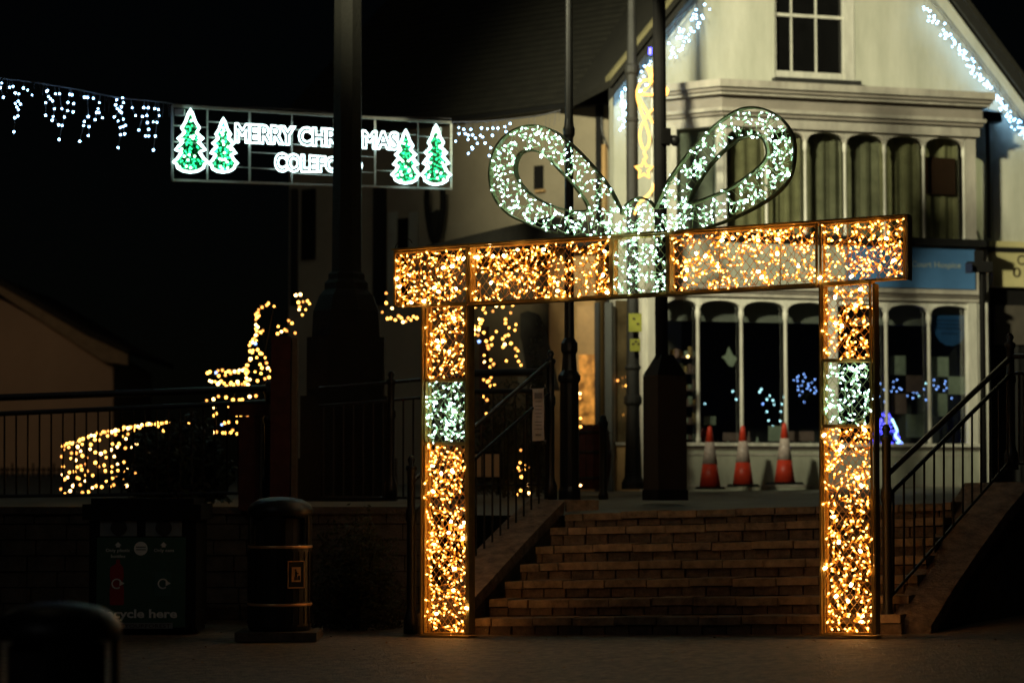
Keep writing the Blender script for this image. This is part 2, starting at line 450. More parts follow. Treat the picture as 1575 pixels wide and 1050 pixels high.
def inside(pt, poly):
    x, y = pt; r = False; j = len(poly) - 1
    for i in range(len(poly)):
        xi, yi = poly[i]; xj, yj = poly[j]
        if (yi > y) != (yj > y) and x < (xj - xi) * (y - yi) / (yj - yi) + xi: r = not r
        j = i
    return r
def scatter(poly, count, holes=(), mind=5.0):
    xs = [p[0] for p in poly]; ys = [p[1] for p in poly]; out = []; tries = 0
    while len(out) < count and tries < count * 40:
        tries += 1
        p = (rnd.uniform(min(xs), max(xs)), rnd.uniform(min(ys), max(ys)))
        if not inside(p, poly) or any(inside(p, h) for h in holes): continue
        if any((p[0] - o[0]) ** 2 + (p[1] - o[1]) ** 2 < mind ** 2 for o in out) and rnd.random() < .8: continue
        out.append(p)
    return out
def lights_in(parent, poly, count, white, holes=(), bright=.05, mind=4.2):
    pts = scatter(poly, int(count * (1.3 if white else 1.2)), holes, mind)
    heads = MB(); leads = MB(); bases = []
    for (x, y) in pts:
        off = rnd.choice((rnd.uniform(-.01, .012), rnd.uniform(-.01, .012), rnd.uniform(-TH, 0)))
        u, z = A.uz(x, y); p = A.pt(u, z, off)
        d = Vector((rnd.gauss(0, 1), rnd.gauss(0, .55) - .35, rnd.gauss(0, 1) - .1))
        hot = rnd.random() < bright; add_led(heads, p, d, hot, 1.45 if hot else rnd.choice((.62, .72, .80, .86, .95)) * (1.0 if not white else .95)); bases.append(p)
    # cable: each sleeve is fed from a neighbour
    for i, p in enumerate(bases):
        c = sorted(bases, key=lambda q_: (q_ - p).length + rnd.uniform(0, .10))[1:3]
        for q_ in c[:1 + (rnd.random() < .8)]:
            mid = (p + q_) / 2 + Vector((rnd.uniform(-.012, .012), 0, -rnd.uniform(0, .03)))
            leads.tube(p, mid, .003, 3, caps=False); leads.tube(mid, q_, .003, 3, caps=False)
    mats = [M['stem_w'], M['led_w'], M['led_wb']] if white else [M['stem_g'], M['led_g'], M['led_gb']]
    stuff(heads.build('led_lights', mats, parent)); stuff(leads.build('led_cable', M['wlead'] if white else M['lead'], parent))

def clip_seg(p, q_, poly):
    """clip a segment to a convex polygon in uz"""
    t0, t1 = 0., 1.; d = (q_[0] - p[0], q_[1] - p[1]); n = len(poly)
    area = sum(poly[i][0] * poly[(i + 1) % n][1] - poly[(i + 1) % n][0] * poly[i][1] for i in range(n))
    sg = 1 if area > 0 else -1
    for i in range(n):
        a, b = poly[i], poly[(i + 1) % n]; e = (b[0] - a[0], b[1] - a[1])
        nx_, ny_ = -e[1] * sg, e[0] * sg
        num = (p[0] - a[0]) * nx_ + (p[1] - a[1]) * ny_; den = d[0] * nx_ + d[1] * ny_
        if abs(den) < 1e-9:
            if num < 0: return None
            continue
        t = -num / den
        if den > 0: t0 = max(t0, t)
        else: t1 = min(t1, t)
    if t0 >= t1: return None
    return lerp2(p, q_, t0), lerp2(p, q_, t1)
def panel(pts_px, white, count, bars=(), cell=.075):
    """one netted box section: corner pixels TL, TR, BR, BL"""
    q4 = uvq(pts_px); TLq, TRq, BRq, BLq = q4
    fr = MB(); r = .011
    for off in (0, -TH):
        for i in range(4):
            a, b = q4[i], q4[(i + 1) % 4]
            horiz = i in (0, 2)
            h = .009
            if horiz: fr.hexa([A.pt(a[0], a[1] - h, off - h), A.pt(b[0], b[1] - h, off - h), A.pt(b[0], b[1] - h, off + h), A.pt(a[0], a[1] - h, off + h)],
                              [A.pt(a[0], a[1] + h, off - h), A.pt(b[0], b[1] + h, off - h), A.pt(b[0], b[1] + h, off + h), A.pt(a[0], a[1] + h, off + h)])
            else: fr.hexa([A.pt(a[0] - h, a[1] + .0093, off - h * .93), A.pt(a[0] + h, a[1] + .0093, off - h * .93), A.pt(a[0] + h, a[1] + .0093, off + h * .93), A.pt(a[0] - h, a[1] + .0093, off + h * .93)][::1],
                          [A.pt(b[0] - h, b[1] - .0093, off - h * .93), A.pt(b[0] + h, b[1] - .0093, off - h * .93), A.pt(b[0] + h, b[1] - .0093, off + h * .93), A.pt(b[0] - h, b[1] - .0093, off + h * .93)])
    for p in q4: fr.tube(A.pt(*p, -.014), A.pt(*p, -TH + .014), .011, 4)
    f = fr.build('frame', M['gold'], arch)
    for bx in bars:
        b_ = MB()
        t = bx
        if abs(TRq[0] - TLq[0]) > .3 or True:
            a = lerp2(TLq, TRq, t); c = lerp2(BLq, BRq, t); b_.tube(A.pt(*a, .004), A.pt(*c, .004), .005, 4); b_.build('brace', M['gold'], arch)
    w = MB(); us = [p[0] for p in q4]; zz_ = [p[1] for p in q4]
    span = (max(us) - min(us)) + (max(zz_) - min(zz_)); ang = math.tan(R(52))
    k = -span
    while k < span * 1.5:
        for sgn in (1, -1):
            u0 = min(us) + k; p = (u0 - 3 * sgn / 1.0, min(zz_) - 3 * ang); q_ = (u0 + 5 * sgn, min(zz_) + 5 * ang)
            s_ = clip_seg(p, q_, q4)
            if s_:
                for off in (.001 * sgn,):
                    jit = rnd.uniform(-.002, .002)
                    w.tube(A.pt(s_[0][0] + jit, s_[0][1], off), A.pt(s_[1][0] + jit, s_[1][1], off), .0028, 3, caps=False)
        k += cell
    stuff(w.build('wire_mesh', M['wwire'] if white else M['wire'], arch))
    lights_in(arch, pts_px_inset(pts_px, 3), count, white)
def pts_px_inset(p, k):
    (a, b), (c, d), (e, f), (g, h) = p
    return [(a + k, b + k), (c - k, d + k), (e - k, f - k), (g + k, h - k)]
panel([(607, 388), (718, 380), (718, 466), (607, 470)], False, 125, (.36,))
panel([(722, 379.5), (939, 366), (939, 455), (722, 466)], False, 205, (.25, .60))
panel([(942, 365.5), (1026, 360), (1026, 450), (942, 455)], True, 78, ())
panel([(1029, 359.5), (1256, 345), (1256, 436.5), (1029, 450)], False, 205, (.35, .76))
panel([(1262, 344), (1391, 334), (1391, 427), (1262, 436)], False, 120, (.33,))
panel([(655, 470), (716, 469), (716.5, 583), (654, 583)], False, 92)
panel([(654, 585), (716.5, 585), (717, 681), (653, 681)], True, 70)
panel([(653, 683), (717, 683), (718, 974), (652, 974)], False, 235, cell=.06)
panel([(1265, 438), (1338, 434), (1339, 553), (1265.5, 553)], False, 88)
panel([(1265.5, 555), (1339, 555), (1340, 654), (1266, 654)], True, 62)
panel([(1266, 656), (1340, 656), (1343, 974), (1268, 974)], False, 235, cell=.06)
for x0, x1 in ((648, 724), (1262, 1350)):
    u0, z0 = A.uz(x0, 977); u1, z1 = A.uz(x1, 977)
    q = MB(); q.pbox(A, u0, u1, z0 - .002, z0 + .012, -TH - .03, .03); q.build('foot_plate', M['gold'], arch)
# the deep side flanges of the legs and header ends
for (x, y0, y1, x2) in ((720.5, 470, 974, 721.5), (1344.5, 436, 974, 1347), (1396, 332, 430, 1396), (650, 472, 974, 648), (1261.5, 438, 974, 1263)):
    q = MB(); a = A.uz(x, y0); b = A.uz(x2, y1); h = .008
    q.hexa([A.pt(b[0] - h, b[1], -TH), A.pt(b[0] + h, b[1], -TH), A.pt(b[0] + h, b[1], .016), A.pt(b[0] - h, b[1], .016)],
           [A.pt(a[0] - h, a[1], -TH), A.pt(a[0] + h, a[1], -TH), A.pt(a[0] + h, a[1], .016), A.pt(a[0] - h, a[1], .016)])
    q.build('side_flange', M['gold'], arch)
for (xa, ya, xb, yb) in ((603, 384, 1028, 356), (1028, 356, 1396, 330.5), (722, 470, 1256, 440)):
    q = MB(); a = A.uz(xa, ya); b = A.uz(xb, yb); h = .008
    q.hexa([A.pt(a[0], a[1] - h, -TH), A.pt(b[0], b[1] - h, -TH), A.pt(b[0], b[1] - h, .016), A.pt(a[0], a[1] - h, .016)],
           [A.pt(a[0], a[1] + h, -TH), A.pt(b[0], b[1] + h, -TH), A.pt(b[0], b[1] + h, .016), A.pt(a[0], a[1] + h, .016)])
    q.build('side_flange', M['gold'], arch)
# bow
def smooth(pts, closed=False, n=5):
    out = []; m = len(pts)
    rng = range(m) if closed else range(m - 1)
    for i in rng:
        p0 = pts[i - 1] if (i or closed) else pts[i]; p1 = pts[i]; p2 = pts[(i + 1) % m]
        p3 = pts[(i + 2) % m] if (closed or i + 2 < m) else pts[-1]
        for k in range(n):
            t = k / n
            out.append(tuple(.5 * (2 * p1[c] + (p2[c] - p0[c]) * t + (2 * p0[c] - 5 * p1[c] + 4 * p2[c] - p3[c]) * t * t + (3 * p1[c] - p0[c] - 3 * p2[c] + p3[c]) * t ** 3) for c in range(2)))
    if not closed: out.append(pts[-1])
    return out
def band(parent, pts_px, closed, name='bow_band', th=.008):
    pts = [A.uz(*p) for p in pts_px]; m = len(pts); vs = []; fs = []
    for i, p in enumerate(pts):
        a = pts[(i - 1) % m] if closed or i else pts[i]; b = pts[(i + 1) % m] if closed or i < m - 1 else pts[i]
        d = Vector((b[0] - a[0], b[1] - a[1])).normalized(); n = Vector((-d.y, d.x)) * th
        for sx, off in ((1, .008), (-1, .008), (-1, -.06), (1, -.06)): vs.append(A.pt(p[0] + n.x * sx, p[1] + n.y * sx, off))
    for i in range(m if closed else m - 1):
        j = (i + 1) % m
        for k in range(4): fs.append((i * 4 + k, i * 4 + (k + 1) % 4, j * 4 + (k + 1) % 4, j * 4 + k))
    if not closed: fs += [(3, 2, 1, 0), tuple((m - 1) * 4 + k for k in range(4))]
    mb = MB(); mb.add(vs, fs); return mb.build(name, M['bowband'], parent)
Lo = [(955, 326), (937, 290), (909, 254), (880, 224), (850, 201), (818, 193), (788, 201), (765, 222), (754, 251), (753, 279), (761, 306), (781, 329), (809, 343), (841, 355), (880, 363), (925, 363)]
Li = [(904, 322), (884, 288), (861, 263), (839, 240), (818, 231), (800, 235), (792, 251), (793, 270), (802, 286), (820, 302), (845, 315), (873, 323)]
Ro = [(1007, 320), (1026, 280), (1058, 236), (1094, 197), (1129, 172), (1154, 165), (1181, 170), (1204, 186), (1218, 209), (1221, 236), (1216, 266), (1202, 289), (1177, 309), (1145, 327), (1104, 344), (1064, 354), (1036, 357)]
Ri = [(1058, 313), (1071, 284), (1090, 255), (1117, 227), (1140, 211), (1156, 208), (1172, 213), (1179, 232), (1175, 247), (1158, 264), (1122, 289), (1090, 303)]
Kn = [(955, 330), (960, 318), (972, 308), (985, 304), (998, 309), (1007, 320)]
for (o_, i_, cnt) in ((Lo, Li, 205), (Ro, Ri, 185)):
    bow = tag(bpy.data.objects.new('bow_loop', None)); col.objects.link(bow); bow.parent = arch; bow.location = A.P(980, 350) - arch.location
    so = smooth(o_); si = smooth(i_, True)
    band(bow, so, False); band(bow, si, True)
    lights_in(bow, pts_shrink := [(x + (985 - x) * .012, y + (3 if y < 270 else -2)) for x, y in so], cnt, True, holes=[[(x, y) for x, y in si]], bright=.03, mind=4.5)
    w = MB()
    ring = [A.uz(*p) for p in so]; inn = [A.uz(*p) for p in si]
    for p in ring[::2]:
        q_ = min(inn, key=lambda k: (k[0] - p[0]) ** 2 + (k[1] - p[1]) ** 2 + rnd.uniform(0, .01))
        if math.dist(p, q_) < .45:
            w.tube(A.pt(*p, rnd.choice((0, -TH))), A.pt(*q_, rnd.choice((0, -TH))), .0013, 3, caps=False)
    stuff(w.build('wire_mesh', M['wwire'], bow))
kn = tag(bpy.data.objects.new('bow_knot', None)); col.objects.link(kn); kn.parent = arch; kn.location = A.P(985, 340) - arch.location
band(kn, smooth(Kn), False)
lights_in(kn, [(925, 362), (930, 335), (955, 330), (965, 312), (985, 307), (1003, 315), (1015, 330), (1040, 340), (1050, 352), (1030, 358)], 70, True)
# loose cable end at the top left corner
q = MB(); q.path([A.P(x, y, -.05) for x, y in smooth([(607, 386), (610, 376), (618, 370), (629, 368), (634, 374)])], .004, 5); q.build('loose_cable', M['black_rough'], arch)

# ------------------------------------------------------------------ HANDRAILS
def newel(x, ybase, ytop, Y, root, r=.04):
    b = P(x, ybase, Y); t = P(x, ytop, Y); H = t.z - b.z
    mb = MB()
    mb.lathe(b, [(r * 1.7, 0), (r * 1.7, .14), (r * 1.15, .2), (r, .24), (r, H * .62), (r * 1.3, H * .64), (r * 1.3, H * .68), (r * .95, H * .7), (r * .95, H - .15), (r * 1.35, H - .13), (r * 1.35, H - .10), (r * .6, H - .08), (r * 1.0, H - .04), (r * .5, H - .005), (.003, H)], 12)
    o = mb.build('newel_post', M['black'], root, True); return b
def railing(name, label, cat, A0, A1, rails, bal, bal_n, posts, group=None):
    """A0/A1: (x, Y) at both ends; rails: [(y0, y1, r)], bal: index of upper and lower rail"""
    root = thing(name, label, cat, P(A0[0], rails[-1][0], A0[1]), group)
    def pt(t, y0, y1):
        a = P(A0[0], y0, A0[1]); b = P(A1[0], y1, A1[1]); return a.lerp(b, t)
    for k, (y0, y1, r_) in enumerate(rails):
        q = MB(); q.tube(pt(0, y0, y1), pt(1, y0, y1), r_, 8)
        q.build('handrail' if k == 0 else 'rail', M['worn'] if k == 0 and 'hand' in name else M['black'], root)
    u_, l_ = rails[bal[0]], rails[bal[1]]
    me = None
    for i in range(bal_n):
        t = (i + .5) / bal_n; a = pt(t, l_[0], l_[1]); b = pt(t, u_[0], u_[1])
        q = MB(); q.tube(a, b, .0105, 5, caps=False); q.build('baluster', M['black'], root)
    for (x, yb, yt, Y) in posts: newel(x, yb, yt, Y, root)
    return root
railing('stair_handrail', 'black iron handrail rising beside the right end of the steps', 'handrail', (1366, 19.6), (1556, 21.9),
        [(728, 548, .026), (762, 574, .02), (922, 706, .014)], (1, 2), 13, [(1366, 974, 652, 19.6), (1556, 722, 512, 21.9)], 'iron handrails beside the steps')
railing('stair_handrail', 'black iron handrail rising behind the left leg of the arch', 'handrail', (632, 21.35), (846, 23.75),
        [(742, 556, .022), (792, 604, .018), (946, 764, .014)], (1, 2), 17, [(632, 974, 700, 21.35), (847, 768, 538, 23.75)], 'iron handrails beside the steps')
railing('terrace_railing', 'black iron railing along the wall top in front of the gold lights on the left', 'railing', (-20, 23.85), (412, 23.85),
        [(612, 597, .036), (637, 618, .026), (763, 757, .018)], (1, 2), 24, [(412, 766, 585, 23.85)], 'iron railings on the upper terrace')
railing('terrace_railing', 'black iron railing between the stone memorial and the left arch leg', 'railing', (490, 24.0), (720, 24.0),
        [(597, 578, .018), (624, 606, .014), (765, 765, .014)], (1, 2), 15, [(601, 766, 570, 24.0)], 'iron railings on the upper terrace')
railing('terrace_railing', 'black iron rail in front of the warm tree lights behind the arch', 'railing', (716, 26.5), (835, 26.5),
        [(574, 572, .045), (602, 601, .03), (745, 745, .012)], (1, 2), 7, [], 'iron railings on the upper terrace')
railing('terrace_railing', 'black iron railing running off to the right from the upper right newel', 'railing', (1556, 21.9), (1760, 20.5),
        [(548, 540, .026), (574, 568, .018), (712, 716, .014)], (1, 2), 26, [], 'iron railings on the upper terrace')
# banner tied to the left railing
bn = thing('paper_notice', 'narrow white printed notice tied to the left handrail', 'notice', P(827, 680, 23.45))
q = MB(); pts = []
for j in range(9):
    t = j / 8; wob = .012 * math.sin(t * 6)
    a = P(819 + 0 * t, 598 + 80 * t, 23.4); b = P(836 + 1.5 * t, 597 + 80 * t, 23.4)
    for p in (a, a.lerp(b, .5) + Vector((0, .012, 0)), b): pts.append(p + Vector((wob * .3, wob, 0)))
front_ = [(j * 3 + i, j * 3 + i + 1, j * 3 + i + 4, j * 3 + i + 3) for j in range(8) for i in range(2)]
q.add(pts, front_); o = q.build('sheet', M['paper'], bn); o.modifiers.new('s', 'SOLIDIFY').thickness = .002
q = MB()
for j, (y, wd, h) in enumerate([(604, 12, 9), (617, 9, 1.2), (624, 11, 1.2), (629, 10, 1.2), (635, 11, 1.2), (640, 8, 1.2), (648, 11, 1.2), (653, 10, 1.2), (659, 12, 1.2), (667, 9, 3)]):
    a = P(828 - wd / 2, y + h, 23.36); b = P(828 + wd / 2, y, 23.36); q.box(a.x, b.x, a.y - .012, a.y - .010, a.z, b.z)
stuff(q.build('print', M['ink'], bn))
q = MB()
for x, y in ((819, 598), (836, 597), (819, 679), (837, 678)):
    q.path([P(x, y, 23.4), P(x + (-4 if x < 825 else 3), y - 1, 23.45), P(x + (-2 if x < 825 else 2), y - 6 if y < 640 else y + 4, 23.5)], .004, 4)
q.build('tie', M['paper'], bn)

# ------------------------------------------------------------------ COLUMNS, POSTS, LANTERNS
def lantern(root, c, power, aim=None, colr=(1.0, .94, .62)):
    q = MB(); q.lathe(c, [(.05, 0), (.09, .04), (.2, .42), (.22, .44)], 6); g = q.build('lantern_glass', M['lamp'], root)
    q = MB(); q.lathe(c, [(.27, .445), (.25, .5), (.10, .66), (.03, .70), (.03, .76)], 6); q.build('lantern_cap', M['black'], root)
    l = bpy.data.lights.new('lantern_lamp', 'SPOT' if aim else 'POINT'); l.energy = power; l.color = colr; l.shadow_soft_size = .38 if aim else .15
    lo = bpy.data.objects.new('lantern_lamp', l); col.objects.link(lo); lo.parent = root
    lo.location = Vector((c[0], c[1], c[2] - .12)) - root.location
    if aim:
        l.spot_size = R(42); l.spot_blend = 1.0
        lo.rotation_euler = (Vector(aim) - Vector((c[0], c[1], c[2] - .12))).to_track_quat('-Z', 'Y').to_euler()
def lamp_post(label, x, yb, Y, prof, ytop, power, m='black', group=None, aim=None, colr=(1.0, .94, .62)):
    b = P(x, yb, Y); k = Y / F
    root = thing('lamp_post', label, 'lamp post', b, group)
    q = MB(); q.lathe(b, [(wd * k / 2, (yb - y) * k) for wd, y in prof], 14); q.build('column', M[m], root, False)
    H = (yb - ytop) * k
    q = MB(); q.tube(b + Vector((0, 0, (yb - prof[-1][1]) * k)), b + Vector((0, 0, H)), prof[-1][0] * k / 2, 12, .035); q.build('shaft', M[m], root)
    if power: lantern(root, b + Vector((0, 0, H)), power, aim, colr)
    return root
lamp_post('fluted black lamp post with stepped square base at the head of the left handrail', 876, 768, 24.6,
          [(34, 768), (34, 755), (30, 748), (29, 590), (35, 584), (35, 578), (24, 570), (21, 545), (26, 540), (26, 528), (16, 520), (15, 470), (13.5, 210), (18, 205), (19, 196), (15, 190), (13.5, 180)], -90, 6.0)
lamp_post('unseen tall lamp post with shielded floodlight beyond the left edge, placed to light the shop gable', -160, 990, 17, [(36, 990), (30, 900), (16, 820), (14, 500)], -1090, LAMP_B, aim=(4.3, 32.0, 6.9))  # unseen post, set to the left so its beam lights the gable
lamp_post('unseen plain lamp post with amber lantern, added beyond the left edge to light the far house', -420, 765, 37, [(34, 765), (30, 700), (14, 600), (12, 300)], 60, 330.0, aim=(-9, 47, 3.0), colr=(1, .60, .30))  # unseen amber lamp added to brighten the far house wall
lp = lamp_post('grey iron lamp post with yellow notices and a glowing rope-light motif', 974, 752, 29.8,
          [(36, 752), (36, 742), (27, 733), (25, 700), (21, 650), (20, 625), (28, 620), (28, 612), (21, 606), (20, 570), (26, 566), (20, 560), (18, 480), (18.5, 186), (22, 182), (18.5, 178), (18, 112), (23, 108), (23, 98), (17, 94)], -110, LAMP_A, 'silver')
for (x0, y0, x1, y1) in ((967, 482, 987, 510), (969, 521, 985, 540)):
    q = MB(); a = P(x0, y1, 29.58); b = P(x1, y0, 29.58); q.box(a.x, b.x, a.y, a.y + .008, a.z, b.z); o = q.build('yellow_plate', M['yellow'], lp)
q = MB()
for (x, y) in ((973, 491), (979, 499), (972, 530), (980, 530), (976, 526)):
    a = P(x, y, 29.57); q.box(a.x, a.x + .03, a.y - .004, a.y - .002, a.z, a.z + .02)
stuff(q.build('print', M['dark_txt'], lp))

# tall pole in a square sleeve
b = P(1023, 769, 26.5); k = 26.5 / F
pole = thing('sleeved_pole', 'tall black pole rising out of a broad square timber sleeve with sloping top', 'pole', b)
q = MB()
an = R(24); ca, sa = math.cos(an), math.sin(an)
def sqr(h, z): return [b + Vector((ca * x - sa * y, sa * x + ca * y, z)) for x, y in ((-h, -h), (h, -h), (h, h), (-h, h))]
q.hexa(sqr(.185, 0), sqr(.185, (769 - 578) * k)); q.build('sleeve', mat('dark_brown_sleeve', (.035, .02, .012), .7), pole)
q = MB(); q.hexa(sqr(.187, (769 - 577.5) * k), sqr(.075, (769 - 546) * k)); q.build('sleeve_cap', M['black'], pole)
q = MB(); q.hexa([p + Vector((0, 0, 0)) for p in sqr(.195, 0)], sqr(.195, .12)); q.build('plinth', M['black_rough'], pole)
q = MB(); q.tube(P(1018, 560, 26.5), P(1012.5, -120, 26.5), .075, 14); q.build('shaft', M['black_rough'], pole)
q = MB(); c = P(1019, 211, 26.45); q.box(c.x - .02, c.x + .09, c.y - .1, c.y + .08, c.z - .09, c.z + .09); q.build('bracket', M['black_rough'], pole)
cc = thing('security_camera', 'small dark dome camera bracketed to the tall black pole', 'camera', P(1036, 222, 26.4))
q = MB(); c = P(1038, 217, 26.4); q.lathe(c, [(.02, -.06), (.05, -.03), (.06, .02), (.045, .05), (.01, .06)], 12); q.build('dome', M['black'], cc, True)
q = MB(); q.tube(P(1028, 212, 26.4), P(1040, 212, 26.4), .03, 8); q.build('arm', M['black_rough'], cc)

# rope-light motif on the lamp post
mo = thing('rope_light_motif', 'gold rope-light ribbon and star hanging between the two tall poles', 'rope light', P(990, 310, 29.4))
RY = 29.3
def rope(pts, r=.0155, m='tube_g', sm=True, closed=False):
    q = MB(); pp = smooth(pts, closed) if sm else pts
    q.path([P(x, y, RY) for x, y in pp], r, 6, closed); return q.build('light_rope', M[m], mo)
rope([(1000, 128), (999, 113), (994, 104), (1000, 104), (1003, 110)])
rope([(1003, 112), (1001, 122), (988, 125), (981, 136), (980, 150), (985, 168), (991, 184), (996, 200), (999, 212), (997, 224), (992, 230), (987, 224), (984, 210), (986, 196), (992, 184), (1000, 172), (1005, 168)])
rope([(981, 145), (988, 160), (995, 172), (1004, 190)])
rope([(981, 146), (1005, 146)], sm=False); rope([(984, 145), (996, 134), (1004, 124)], .016)
rope([(992, 230), (991, 236), (994, 242), (989, 247)])
st = []
for i in range(10):
    a_ = R(90 + 36 * i); r_ = 15 if i % 2 == 0 else 6.8
    st.append((990.5 + r_ * .92 * math.cos(a_), 261 - r_ * math.sin(a_)))
rope(st, .018, sm=False, closed=True)
rope([(1006, 283), (1003, 292), (996, 301), (986, 309)], .02); rope([(986, 309), (980, 318), (976, 330)], .015)
q = MB(); c = P(1024.5, 140, 27.5); q.ball(c, .035, 8, 6); 
q = MB(); q.path([P(1023, 134, RY), P(1027, 140, RY), P(1024, 147, RY)], .02, 6); q.build('light_rope', M['tube_g'], mo)
q = MB(); q.tube(P(1000, 74, 29.4), P(1000, 84, 29.4), .02, 8); q.build('blue_light', M['bulb_b2'], mo)
q = MB(); q.tube(P(1003, 100, RY + .06), P(1003, 320, RY + .06), .012, 6); q.tube(P(980, 146, RY + .05), P(1006, 146, RY + .05), .01, 6); q.build('support_frame', M['steel'], mo)

# bollard, barrel planter
b = P(928, 768, 25.6); k = 25.6 / F
q = MB(); q.lathe(b, [(.055, 0), (.055, .06), (.044, .08), (.044, .80), (.056, .83), (.056, .86), (.04, .88), (.035, .92), (.01, .94)], 14)
tag(q.build('bollard', M['black'], None, True), 'slim black bollard standing left of the square timber sleeve', 'bollard')
b = P(906, 752, 29.5); br = thing('barrel_planter', 'dark wooden barrel planter beside the warm lit wall', 'planter', b)
for i in range(18):
    a0 = 2 * math.pi * i / 18; q = MB(); vs = []
    for r_, z in ((.23, 0), (.28, .25), (.29, .42), (.27, .62), (.24, .82)):
        for da in (.02, 2 * math.pi / 18 - .02): vs.append(b + Vector((r_ * math.cos(a0 + da), r_ * math.sin(a0 + da), z)))
    q.add(vs, [(j * 2, j * 2 + 1, j * 2 + 3, j * 2 + 2) for j in range(4)]); q.build('stave', M['redtimber'], br)
for z, r_ in ((.12, .262), (.45, .296), (.70, .268)):
    q = MB(); q.lathe(b, [(r_, z), (r_ + .006, z + .02), (r_ + .004, z + .04)], 18, cap=False); q.build('hoop', M['black'], br)
q = MB(); q.lathe(b, [(.2, 0), (.23, .4), (.21, .79), (.01, .80)], 14); q.build('soil', M['soil'], br)

# traffic cones
def cone_at(x, yb, wpx, ytip, label, Y=30.4, first=None):
    b = P(x, yb, Y)
    if first:
        c = copy_tree(first); c.location = b; c['label'] = label; c.rotation_euler.z = rnd.uniform(0, 1); c.scale = (1, 1, (yb - ytip) / 97); return c
    k = Y / F; H = 97 * k
    root = thing('traffic_cone', label, 'traffic cone', b, 'traffic cones outside the shop')
    q = MB(); h = .19; q.hexa([b + Vector(v) for v in ((-h, -h, 0), (h, -h, 0), (h, h, 0), (-h, h, 0))], [b + Vector(v) for v in ((-h * .9, -h * .9, .035), (h * .9, -h * .9, .035), (h * .9, h * .9, .035), (-h * .9, h * .9, .035))]); q.build('base', M['black_rough'], root)
    r0, r1 = .145, .026
    def rr(t): return r0 + (r1 - r0) * t
    for nm, a, c, mm in (('lower_body', .04, .40, 'orange'), ('white_sleeve', .40, .745, 'conewhite'), ('tip', .745, 1.0, 'orange')):
        q = MB(); e = .003 if nm == 'white_sleeve' else 0
        q.lathe(b, [(rr(a) + e, a * H), (rr(c) + e, c * H), ] if nm != 'tip' else [(rr(a), a * H), (rr(.97), .97 * H), (rr(.99) * .8, .99 * H), (.008, H)], 20)
        q.build(nm, M[mm], root, True)
    return root
c0 = cone_at(1092, 752, 40, 655, 'leftmost of the three cones outside the shop, nearest the timber sleeve')
cone_at(1143, 748, 34, 653, 'middle of the three red and white cones outside the shop', 30.9, c0)
cone_at(1207, 745, 36, 648, 'rightmost of the three red and white cones outside the shop', 31.0, c0)

# ------------------------------------------------------------------ SHOP BUILDING
Bp = Plane(P(1110, 740, 31.5), P(1515, 740, 32.6))
def bu(px, py=500, off=0): return Bp.uz(px, py, off)[0]
def bz(px, py, off=0): return Bp.uz(px, py, off)[1]
GZ = 1.15
shop = thing('shop_building', 'pale rendered gabled shop with arched bay windows behind the arch', 'building', Bp.pt(1.5, GZ, 0))
WO = -.55                                                 # gable wall offset behind the bay
# gable wall as pieces around the sash window
wl = Bp.uz(944, 300, WO)[0]; wr = Bp.uz(1700, 300, WO)[0]
x0, z1 = Bp.uz(944, 140, WO); xr, zr_ = Bp.uz(1600, 192, WO); xa, za = Bp.uz(1262, -262, WO)
wu0, wz0 = Bp.uz(1192, 121, WO); wu1, wz1 = Bp.uz(1312, -85, WO)
q = MB()
zc = bz(1262, 140, WO)
def verge_z(u):
    return z1 + (za - z1) * (u - x0) / (xa - x0) if u < xa else za + (zr_ - za) * (u - xa) / (xr - xa)

ZB = bz(1300, 443); UA, UB = bu(1016, 500, WO), bu(1500, 500, WO)
q.ppoly(Bp, [(wu1, ZB), (wr, ZB), (wr, verge_z(wr)), (wu1, verge_z(wu1))], WO - .2, WO); q.ppoly(Bp, [(x0, GZ), (UA, GZ), (UA, ZB), (x0, ZB)], WO - .2, WO); q.ppoly(Bp, [(UB, GZ), (wr, GZ), (wr, ZB), (UB, ZB)], WO - .2, WO)
q.ppoly(Bp, [(wu0, ZB), (wu1, ZB), (wu1, wz0), (wu0, wz0)], WO - .2, WO); q.ppoly(Bp, [(x0, ZB), (wu0, ZB), (wu0, verge_z(wu0)), (x0, z1)], WO - .2, WO)
q.ppoly(Bp, [(wu0, wz1), (wu1, wz1), (wu1, verge_z(wu1)), (xa, za), (wu0, verge_z(wu0))], WO - .2, WO)
q.build('gable_wall', M['render'], shop)
# sash window
wd = tag(bpy.data.objects.new('sash_window', None)); col.objects.link(wd); wd.parent = shop; wd.location = Bp.pt(wu0, wz0, WO) - shop.location
q = MB(); fw = .10
q.pbox(Bp, wu0, wu0 + .03, wz0, wz1, WO - .14, WO - .02); q.pbox(Bp, wu1 - .15, wu1, wz0, wz1, WO - .14, WO + .012)
q.pbox(Bp, wu0 + .03, wu1 - .15, wz0, wz0 + .12, WO - .14, WO - .01); q.pbox(Bp, wu0 + .03, wu1 - .15, wz1 - .1, wz1, WO - .14, WO - .01)
q.build('frame', M['white'], wd)
q = MB(); zm = bz(1240, 24, WO); q.pbox(Bp, wu0 + .03, wu1 - .15, zm - .02, zm + .025, WO - .11, WO - .05)
for px in (1220, 1258):
    uu = bu(px, 60, WO); q.pbox(Bp, uu - .012, uu + .012, wz0 + .12, zm - .02, WO - .105, WO - .06); q.pbox(Bp, uu - .012, uu + .012, zm + .025, wz1 - .1, WO - .105, WO - .06)
q.build('glazing_bars', M['white'], wd)
ps = [wu0 + .03, bu(1220, 60, WO), bu(1258, 60, WO), wu1 - .15]
for i in range(3):
    for a, c in ((wz0 + .12, zm), (zm, wz1 - .1)):
        q = MB(); q.pbox(Bp, ps[i] + .012, ps[i + 1] - .012, a, c, WO - .09, WO - .085); q.build('pane', M['sashglass'], wd)
